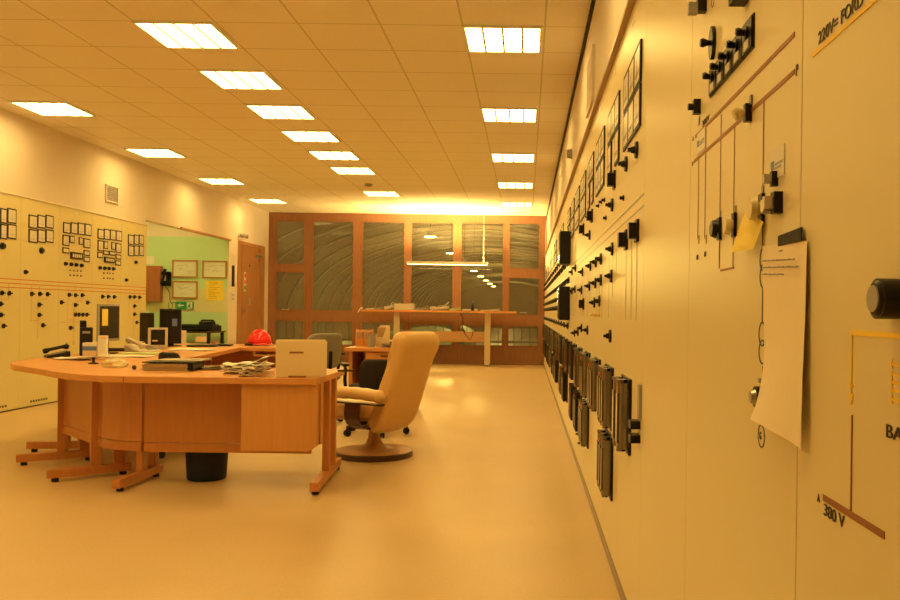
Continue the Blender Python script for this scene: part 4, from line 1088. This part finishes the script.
phone('beige desk telephone on the left desk in front of the small screen', *P(143, 353), 1.0, M_BEIGE, 1.15)
phone('low black telephone at the far left of the desk group', *P(57, 357.5), -.9, M_BLACK, .85)
# boxes
x, y = P(89.5, 357.3)
e = thing('tissue_box', 'small carton with blue band on the left desk below the black unit', 'box', (x, y+.02, DT+.001), .15)
bx((-.055,.055,-.03,.05,0,.12), 'carton', M_CARD, e, bevel=.002); bx((-.0555,.0555,-.0315,-.0302,.055,.09), 'print_band', M_BLUE, e); bx((-.0555,.0555,-.0315,-.0302,.095,.115), 'print_band', M_WHITEP, e)
x, y = P(101, 357.5)
e = thing('white_carton', 'tall narrow white carton beside the blue banded box', 'box', (x, y+.03, DT+.001), .2)
bx((-.033,.033,-.03,.03,0,.155), 'carton', M_WHITEP, e, bevel=.003); bx((-.033,.033,-.03,.03,.1555,.18), 'carton_lid', M_CARD, e, bevel=.003)
paper_pile('crumpled white papers in front of the black telephone', *P(80, 359.5), DT, .36, .20, 3, -.2, M_PAPER, seed=4, curl=.035, rot=.5, th=.003)
paper_pile('long white sheets lying beside the white carton on the left desk', *P(126, 357), DT, .40, .22, 3, .1, M_PAPER, seed=5, rot=.15, th=.004)
paper_pile('pale green notepad under the beige telephone', *P(140, 355.5), DT+.013, .30, .16, 3, .12, M_PAPERG, seed=6, rot=.03, th=.004, jit=.004, name='notepad', cat='notepad')
# keyboard black behind
x, y = P(116, 351)
e = thing('keyboard', 'black keyboard below the grey monitor', 'keyboard', (x, y, DT+.001), .15)
bx((-.20,.20,-.07,.07,0,.02), 'keyboard_case', M_DPLAS, e, bevel=.004)
q = MB()
for i in range(14):
    for j in range(5): q.box(-.19+i*.027,-.167+i*.027,-.058+j*.024,-.038+j*.024,.0202,.027)
q.build('key_field', M_BLACK, e)
# stamp, wrap, marble
x, y = P(93.5, 364)
e = thing('rubber_stamp', 'small black stamp with round knob near the desk edge', 'stamp', (x, y, DT+.001))
MB().lathe([(.035,0),(.035,.008),(.012,.014),(.008,.03),(.014,.042),(.008,.05)], n=18).build('stamp_body', M_BLACK, e)
x, y = P(115, 367)
random.seed(12); R = []
for k in range(7):
    t = k/6; z = .06*math.sin(t*PI/2); rr = .095*math.cos(t*PI/2*.93)
    R.append([(rr*math.cos(2*PI*i/18)*(1+random.uniform(-.18,.18)), rr*.75*math.sin(2*PI*i/18)*(1+random.uniform(-.18,.18)), z+random.uniform(-.004,.006)*(k>0)) for i in range(18)])
tag(MB().rings(R).build('plastic_bag', mat('milky_wrap', (.70,.60,.36), .25, bump=.5, scale=10), loc=(x,y,DT+.002)), 'crumpled translucent plastic bag on the curved desk', 'plastic bag')
x, y = P(134.3, 369.8)
tag(MB().lathe([(.004,0),(.011,.004),(.0155,.0155),(.011,.027),(.004,.031)], n=16).build('dark_ball', M_BLUEINK, loc=(x,y,DT+.001), smooth=True), 'small dark ball beside the plastic bag', 'ball')
# binders on front desk
x, y = P(168, 371)
e = thing('document_folder', 'stack of brown documents under a black folder on the front desk', 'folder', (x+.02, y+.09, DT+.001), .04)
q = MB(); random.seed(2)
for k in range(6): q.box(-.19+random.uniform(-.012,.012), .11+random.uniform(-.01,.01), -.10+random.uniform(-.006,.006), .10, k*.008, k*.008+.0065)
q.build('page_stack', mat('brownish_pages',(.45,.33,.2),.6), e)
bx((.105,.145,-.10,.11,0,.052), 'folder_spine', M_BLACK, e, bevel=.005); bx((-.19,.145,-.10,.12,.053,.060), 'folder_cover', M_BLACK, e)
bx((-.15,.16,-.02,.22,.061,.066), 'top_sheet', mat('grey_sheet',(.42,.38,.3),.5), e)
paper_pile('open greyish booklet beside the black folder on the front desk', *P(206, 369), DT, .30, .18, 3, .06, mat('booklet_grey',(.50,.46,.36),.6), seed=11, rot=.08, curl=.02, name='open_booklet', cat='booklet')
paper_pile('messy white paper pile left of the cardboard box', -1.82, 5.42, DT, .27, .20, 9, .2, M_PAPER, seed=21, rot=.35, curl=.05, th=.006)
paper_pile('brownish papers with lifted corner touching the cardboard box', -1.70, 5.17, DT, .15, .11, 7, .1, mat('brownish_pages2',(.52,.42,.3),.6), seed=22, rot=.2, curl=.06, th=.006)
# clutter at the long desk right part
paper_pile('yellow papers beside the black monitor on the left desk', *P(183, 349), DT, .22, .18, 3, .3, M_PAPERY, seed=31, rot=.4, th=.004)
paper_pile('white sheets spread on the left desk in front of the yellow papers', *P(192, 350.5), DT, .42, .22, 3, -.1, M_PAPER, seed=32, rot=.3, th=.005)
paper_pile('dark flat folder on the rear part of the left desk', *P(203, 346.5), DT, .30, .24, 3, .2, M_BLACK, seed=33, rot=.05, th=.006, name='dark_folder', cat='folder')
x, y = P(201, 344); tag(bx((-.05,.05,-.04,.04,0,.06), 'small_carton', M_CARD, None, loc=(x,y,DT+.025), bevel=.003), 'small tan carton standing behind the dark folder', 'box')
x, y = P(215, 345); tag(smooth_angle(MB().lathe([(.03,0),(.04,.02),(.042,.05),(.038,.05),(.036,.01)], n=18).build('ashtray', M_STEEL, loc=(x,y,DT+.001))), 'small shiny metal bowl on the rear desk corner', 'bowl')
x, y = P(223, 346); tag(bx((-.10,.10,-.05,.05,0,.02), 'dark_case', M_BLACK, None, loc=(x,y,DT+.001), bevel=.006), 'flat black case near the corner of the rear desk', 'case')
x, y = onY(183, 322, 9.5)
tag(bx((-.035,.035,-.004,.004,0,.16), 'note_card', M_PAPER, None, loc=(*P(183, 344.5),DT+.001)), 'upright pale card standing behind the black monitor', 'card')
# green plug & cables near the small screen
x, y = P(143, 349)
q = MB().tube([(0,.1,.08),(-.03,.05,.06),(-.05,0,.02),(-.10,-.05,.012)], .006, 6)
tag(q.build('computer_cable', M_DPLAS, loc=(x, y, DT)), 'thin dark cable beside the small beige screen', 'cable')

# things on the drawer desk
def holder(label, x, y, m, rz, h=.20):
    e = thing('magazine_holder', label, 'file holder', (x, y, .726), rz, 'wooden file holders on the drawer desk')
    b = MB(); w = .045
    b.box(-w,w,-.12,.12,0,.006).box(-w,w,.114,.12,.006,h)
    for s in (-w, w-.005):
        b.rings([[(s,-.12,.006),(s,.114,.006),(s,.114,h),(s,.02,h),(s,-.12,h*.45)],[(s+.005,-.12,.006),(s+.005,.114,.006),(s+.005,.114,h),(s+.005,.02,h),(s+.005,-.12,h*.45)]])
    b.box(-w+.005,w-.005,-.12,-.114,.006,h*.45)
    b.build('holder_case', m, e)
    bx((-w+.01,w-.012,-.10,.10,.008,h-.02), 'magazine', mat('magazine_brown',(.45,.27,.13),.6), e)
    return e
holder('leftmost wooden file holder on the drawer desk', -1.93, 9.60, M_WOOD, .15, .19)
holder('middle wooden file holder on the drawer desk', -1.81, 9.50, M_WOOD, .1, .19)
holder('tall file holder beside the heap of papers on the drawer desk', -1.66, 9.58, M_CARD, -.15, .24)
x = -1.78
tag(smooth_angle(MB().lathe([(.04,0),(.045,.02),(.05,.14),(.045,.14),(.04,.01)], n=18).build('pen_cup', M_GREYP, loc=(-1.745,9.34,.726))), 'grey cup standing in front of the file holders', 'cup')
paper_pile('untidy heap of dark and white papers on the drawer desk', -1.47, 9.34, .725, .28, .22, 6, .2, mat('mixed_paper',(.30,.25,.2),.6,var=.9,scale=9), seed=41, rot=.5, curl=.03, th=.006)
paper_pile('white sheets on top of the dark heap on the drawer desk', -1.40, 9.44, .785, .28, .20, 3, -.2, M_PAPER, seed=42, rot=.4, curl=.02, th=.005)

# ================================================================ bin
x, y = onZ(207.5, 482.5, 0); y += .13; x -= .055
e = thing('waste_bin', 'dark blue round waste bin under the front desk', 'bin', (x, y, .001))
MB().lathe([(.120,0),(.126,.01),(.142,.29),(.148,.29),(.148,.30),(.136,.30),(.118,.015)], n=32).build('bin_body', M_BIN, e, smooth=False)
smooth_angle(bpy.data.objects[e.name] if False else [o for o in COL.objects if o.parent is e][0])
bx((.135,.155,-.02,.02,.20,.225), 'bin_handle', M_BIN, e)

# ================================================================ chairs
def sblock(mb, c, w, d, h, r=.3, n=20, m=6, T=None, bend=0.0):
    """soft superellipsoid pad"""
    R = []
    for j in range(m*2+1):
        a = -PI/2 + PI*j/(m*2); sz = math.copysign(abs(math.sin(a))**.5, math.sin(a)); cr = max(.02, abs(math.cos(a))**.35)
        ring = []
        for i in range(n):
            t = 2*PI*i/n; cxx = math.copysign(abs(math.cos(t))**r, math.cos(t)); sxx = math.copysign(abs(math.sin(t))**r, math.sin(t))
            X_, Y_, Z_ = w/2*cxx*cr, d/2*sxx*cr, h/2*sz
            ring.append((c[0]+X_, c[1]+Y_ + bend*(X_/(w/2))**2, c[2]+Z_))
        R.append(ring)
    return mb.rings(R, T=T)
def office_chair(label, x, y, rz, m, back_z0, back_z1, bw=.42, seat_h=.46, arms=True, round_top=False):
    """faces local -y"""
    e = thing('office_chair', label, 'chair', (x, y, 0), rz, 'swivel office chairs at the desks')
    sb = MB()
    for k in range(5):
        a = 2*PI*k/5+.35; c_, s_ = math.cos(a), math.sin(a)
        sb.rings([[(c_*.03 - s_*.03, s_*.03 + c_*.03, .11),(c_*.03 + s_*.03, s_*.03 - c_*.03, .11),(c_*.03 + s_*.025, s_*.03 - c_*.025, .145),(c_*.03 - s_*.025, s_*.03 + c_*.025, .145)],
                  [(c_*.29 - s_*.017, s_*.29 + c_*.017, .07),(c_*.29 + s_*.017, s_*.29 - c_*.017, .07),(c_*.29 + s_*.012, s_*.29 - c_*.012, .095),(c_*.29 - s_*.012, s_*.29 + c_*.012, .095)]])
    sb.cyl((0,0,.10),(0,0,1),.045,.06,16)
    sb.build('star_base', M_BLACK, e)
    for k in range(5):
        a = 2*PI*k/5+.35; c_, s_ = math.cos(a), math.sin(a)
        q = MB(); 
        for o_ in (-.02, .006): q.cyl((c_*.285 - s_*o_, s_*.285 + c_*o_, .031), (-s_, c_, 0), .030, .014, 14)
        q.box(-.012,.012,-.012,.012,.03,.075, Matrix.Translation((c_*.285, s_*.285, 0)))
        q.build('caster', M_BLACK, e)
    MB().cyl((0,0,.14),(0,0,1),.028,seat_h-.19,16).box(-.09,.09,-.09,.09,seat_h-.065,seat_h-.035).build('gas_column', M_BLACK, e)
    sblock(MB(), (0,-.02,seat_h), .46, .46, .08, .45).build('seat', m, e, smooth=True)
    h = back_z1-back_z0
    T = Matrix.Translation((0,.22,(back_z0+back_z1)/2)) @ Matrix.Rotation(-.14,4,'X')
    b = MB(); sblock(b, (0,0,0), bw, .075, h, .5, T=T, bend=-.05); b.build('backrest', m, e, smooth=True)
    MB().tube([(0,.0,seat_h-.05),(0,.22,seat_h-.05),(0,.28,seat_h+.03),(0,.29,(back_z0+back_z1)/2)], .018, 8).build('back_support', M_BLACK, e)
    if arms:
        for s in (-1, 1):
            a = MB().tube([(s*.20,.0,seat_h-.045),(s*.27,.0,seat_h-.03),(s*.285,.02,seat_h+.08),(s*.285,.05,seat_h+.19),(s*.285,.0,seat_h+.215),(s*.285,-.12,seat_h+.215)], .016, 8)
            a.box(s*.285-.028, s*.285+.028, -.16, .09, seat_h+.212, seat_h+.235)
            a.build('armrest', M_BLACK, e, smooth=False)
    return e
office_chair('grey office chair with black armrests behind the cardboard box', -2.12, 8.25, PI+.85, M_GFAB, .56, .91, .40, .47)
office_chair('black office chair close behind the tan recliner', -1.38, 7.62, PI+.35, M_BFAB, .38, .70, .36, .42)
office_chair('black swivel chair pushed in behind the front desk folders', -2.66, 6.50, PI-.35, M_BFAB, .50, .80, .18, .46, arms=False)

# recliner
fwd = Vector((-.87, .49, 0)).normalized()
rz = math.atan2(fwd.y, fwd.x) + PI/2     # local -y is forward
e = thing('recliner_chair', 'tan leather recliner armchair on a round swivel base', 'armchair', (-1.18, 6.48, 0), rz)
smooth_angle(MB().lathe([(.300,0),(.302,.004),(.302,.042),(.296,.046)], n=56).build('base_rim', M_DWOOD, e))
smooth_angle(MB().lathe([(.290,.046),(.28,.052),(.20,.058),(.12,.070),(.07,.095),(.048,.14),(.042,.20),(.042,.27)], n=48).build('pedestal', M_DISC, e))
MB().box(-.15,.15,-.13,.16,.27,.295).build('swivel_plate', M_BLACK, e, bevel=.005)
def pad_loft(secs, w_, n=36, puff=.0, wr=.42, tuck=None):
    """secs: (y, z, thickness, dir_y, dir_z, width) along a spine; ring lies in plane spanned by x and (dir)"""
    R = []
    for k, (y, z, t, dy, dz, w) in enumerate(secs):
        L = math.hypot(dy, dz); dy, dz = dy/L, dz/L; ring = []
        for i in range(n):
            a = 2*PI*i/n; c_ = math.copysign(abs(math.cos(a))**wr, math.cos(a)); s_ = math.copysign(abs(math.sin(a))**.6, math.sin(a))
            ring.append((w/2*c_, y + t/2*s_*dy, z + t/2*s_*dz))
        R.append(ring)
    return R
# backrest spine from seat back bottom up; local -y forward so back leans towards +y
pts = [(.10,.235,.02,.30),(.12,.235,.09,.47),(.15,.25,.13,.53),(.20,.30,.155,.545),(.245,.38,.16,.55),(.285,.47,.155,.55),(.325,.56,.15,.545),(.365,.65,.145,.54),(.40,.74,.145,.53),(.425,.80,.14,.52),(.437,.835,.165,.53),(.448,.875,.185,.54),(.458,.92,.185,.54),(.466,.955,.155,.52),(.470,.978,.09,.47),(.471,.984,.02,.36)]
pts = [(.10+(y-.10)*.84, z, t*.95, w*(.88 if z > .75 else .82)) for y, z, t, w in pts]
secs = []
for k, (y, z, t, w) in enumerate(pts):
    a = pts[max(0,k-1)]; b = pts[min(len(pts)-1,k+1)]; ty, tz_ = b[0]-a[0], b[1]-a[1]
    secs.append((y, z, t, tz_, -ty, w*1.0))
R = pad_loft(secs, .54)
random.seed(5)
o = MB().rings(R).build('backrest', M_LEATHER, e, smooth=True, subd=1)
# tufted front cushion of the back (buttoned rolls seen at its edge)
sc2 = []
for k in range(1, 12):
    for u_ in (0, .5):
        y = pts[k][0]*(1-u_)+pts[k+1][0]*u_; z = pts[k][1]*(1-u_)+pts[k+1][1]*u_
        puff = 1+.10*math.sin(k*2.2+u_*3); tt = .09*puff*(1 if 1 < k < 11 else .6)
        sc2.append((y-.055*(1.0 if k > 1 else .8), z, tt, .84, .36, pts[k][3]*.955*(1+.015*math.sin(k*2.2+u_*3))))
MB().rings(pad_loft(sc2, .5)).build('back_cushion', M_LEATHER, e, smooth=True, subd=1)
q = MB(); sblock(q, (0,-.10,.375), .50, .50, .14, .42, n=32, m=6); q.build('seat', M_LEATHER, e, smooth=True)
q = MB(); sblock(q, (0,-.08,.315), .48, .46, .05, .42, n=28, m=4); q.build('seat_shell', M_DISC, e, smooth=True)
for s in (-1, 1):
    R = []
    K = 24
    for k in range(K+1):
        t = k/K; yy = (.36 if s > 0 else .20) - (.56 if s > 0 else .40)*t; zz = .502 + .018*math.sin(t*PI*.9); puff = 1 + .10*abs(math.sin(t*PI*5))
        en = min(1, (math.sin(PI*min(t,1-t)/.12*.5) if min(t,1-t) < .12 else 1)+.12)
        R.append([(s*.315 + .050*en*puff*math.cos(2*PI*i/18), yy, zz + .042*en*puff*math.sin(2*PI*i/18)) for i in range(18)])
    arm = MB().rings(R).build('armrest', M_LEATHER, e, smooth=True)
    MB().box(s*.315-.032, s*.315+.032, -.14, .33 if s > 0 else .17, .440, .453).build('arm_rail', M_DWOOD, arm)
    pth = [(s*.325,.441),(s*.335,.37),(s*.33,.32),(s*.30,.275),(s*.24,.245),(s*.16,.240),(s*.05,.250)]
    R = [[(x-.009*s, -.01, z-.006),(x-.009*s,.13,z-.006),(x+.009*s,.13,z+.006),(x+.009*s,-.01,z+.006)] for x, z in pth]
    MB().rings(R).build('arm_support', M_DWOOD, e, bevel=.003)

# ================================================================ hall beyond the windows
HC, HA, HB, HS = -5.5, 19.0, 9.6, 0.6     # centre x, half width, rise, spring height (world z)
def arch(a, b, yy, n=40, t0=0.0, t1=PI): return [(HC + a*math.cos(t0+(t1-t0)*i/n), yy, HS + b*math.sin(t0+(t1-t0)*i/n)) for i in range(n+1)]
y0h, y1h = YB+1.0, 260.0
R0 = arch(HA, HB, y0h); R1 = arch(HA, HB, y1h)
hv = MB().rings([R0, R1, arch(HA+.3, HB+.3, y1h), arch(HA+.3, HB+.3, y0h), R0], closed=False, caps=False)
struct(hv, 'ceiling_vault', M_HALLW, 'barrel vault of the machine hall beyond the windows')
struct(MB().box(HC-HA-1, HC+HA+1, YB+.3, y1h, -4.2, -4.0), 'floor_hall', M_HALLF)
struct(MB().box(HC-HA-.4, HC-HA, YB+.3, y1h, -4, HS+.3), 'wall_hall_left', M_HALLW)
struct(MB().box(HC+HA, HC+HA+.4, YB+.3, y1h, -4, HS+.3), 'wall_hall_right', M_HALLW)
struct(MB().box(HC-HA-1, HC+HA+1, y1h, y1h+.3, -4.2, 14), 'wall_hall_end', M_HALLW)
eb = MB().box(HC-HA-1, XW-.13, YB+.3, YB+.9, -4, 14).box(.6, HC+HA+1, YB+.3, YB+.9, -4, 14).box(XW-.13, .6, YB+.3, YB+.9, CEIL+.1, 14).box(XW-.13,.6,YB+.3,YB+.9,-4,-.1)
struct(eb, 'wall_hall_near', M_HALLW)
yy = 24.0; rb = None; k = 0
while yy < 250:
    if rb is None:
        rb = MB().tube(arch(HA-.15, HB-.15, 0, 64), .12, 5).build('roof_rib', M_HALLR, loc=(0, yy, 0))
        rb['kind'] = 'structure'
    else:
        c = copyof(rb, loc=(0, yy, 0))
    yy += 6.0; k += 1
# hall lamps
hl_ = None
for k in range(8):
    yy = 46.8 + 13*k
    if hl_ is None:
        hl_ = thing('hall_lamp', 'nearest and largest round lamp hanging in the hall beyond the glass', 'hanging lamp', (HC, yy, 5.35), 0, 'lamps hanging in the hall')
        MB().lathe([(.36,0),(.34,.06),(.18,.30),(.06,.40)], n=20).build('lamp_shade', M_GREYP, hl_)
        MB().lathe([(.33,-.03),(.33,-.002)], n=20).build('lamp_glow', M_HALL_LAMP, hl_)
        MB().tube([(0,0,.4),(0,0,HS+HB-5.45)], .02, 5).build('cord', M_DPLAS, hl_)
    else:
        c = copy_tree(hl_); c.location = (HC, yy, 5.35); c['label'] = 'round hall lamp beyond the glass, %s in the receding line' % ordn[k]
# gallery railing outside the glass
e = thing('gallery_railing', 'green steel railing outside the lower window panes', 'railing', (-2.6, 21.0, -.6))
q = MB()
for z in (.95, 1.5): q.box(-4.5,4.5,-.02,.02,z,z+.05)
q.build('rail', M_HALLG, e)
q = MB()
for k in range(46): q.box(-4.5+k*.2-.01,-4.5+k*.2+.01,-.01,.01,0,1.5)
q.build('baluster', M_HALLG, e)
struct(MB().box(-8, 1.5, YB+.95, 21.3, -.8, -.6), 'floor_gallery', M_HALLF)
# long machines on the hall floor
for k in range(4):
    yy = 34+k*18
    e = thing('turbine_housing', 'rounded machine housing on the hall floor beyond the glass, %s one' % ordn[k], 'machine', (HC-3, yy, -4), 0, 'machines in the hall')
    q = MB().rings([[(-3*math.cos(PI*i/16), yq, 2.2+1.6*math.sin(PI*i/16)) for i in range(17)] + [(3,yq,0),(-3,yq,0)] for yq in (-4, 4)])
    q.build('machine_cover', M_HALLG, e); MB().cyl((0,-4.6,2.2),(0,1,0),1.1,.6,24).build('end_bearing', M_HALLR, e)
for k, yy in enumerate((32, 60, 90, 120, 155, 195, 240)):  # bare point lights added to brighten vault and ribs, no fittings here
    ld = bpy.data.lights.new('hall_fill', 'POINT'); ld.energy = 2100; ld.color = LC; ld.shadow_soft_size = .4
    lo = bpy.data.objects.new('hall_fill', ld); COL.objects.link(lo); lo.location = (HC, yy, 4.9)

# ================================================================ world, camera, view
sc = bpy.context.scene
w = bpy.data.worlds.new('world'); sc.world = w; w.use_nodes = True
w.node_tree.nodes['Background'].inputs[0].default_value = (.02,.015,.008,1); w.node_tree.nodes['Background'].inputs[1].default_value = .3
cam = bpy.data.cameras.new('camera'); co = bpy.data.objects.new('camera', cam); COL.objects.link(co); sc.camera = co
cam.sensor_fit = 'HORIZONTAL'; cam.sensor_width = 36.0; cam.lens = F/900*36.0
cam.shift_x = -(VX-450)/900; cam.shift_y = (VY-300)/900
cam.clip_start = .05; cam.clip_end = 400
co.matrix_world = Matrix.Translation((0,0,CH)) @ Matrix.Rotation(PI/2,4,'X') @ Matrix.Rotation(TH,4,'Z')
sc.view_settings.view_transform = 'Standard'; sc.view_settings.look = 'None'
sc.view_settings.exposure = 0.66; sc.view_settings.gamma = 1.0; sc.view_settings.use_curve_mapping = False
sc.cycles.max_bounces = 8; sc.cycles.diffuse_bounces = 6; sc.cycles.sample_clamp_indirect = 6
sc.cycles.use_denoising = True
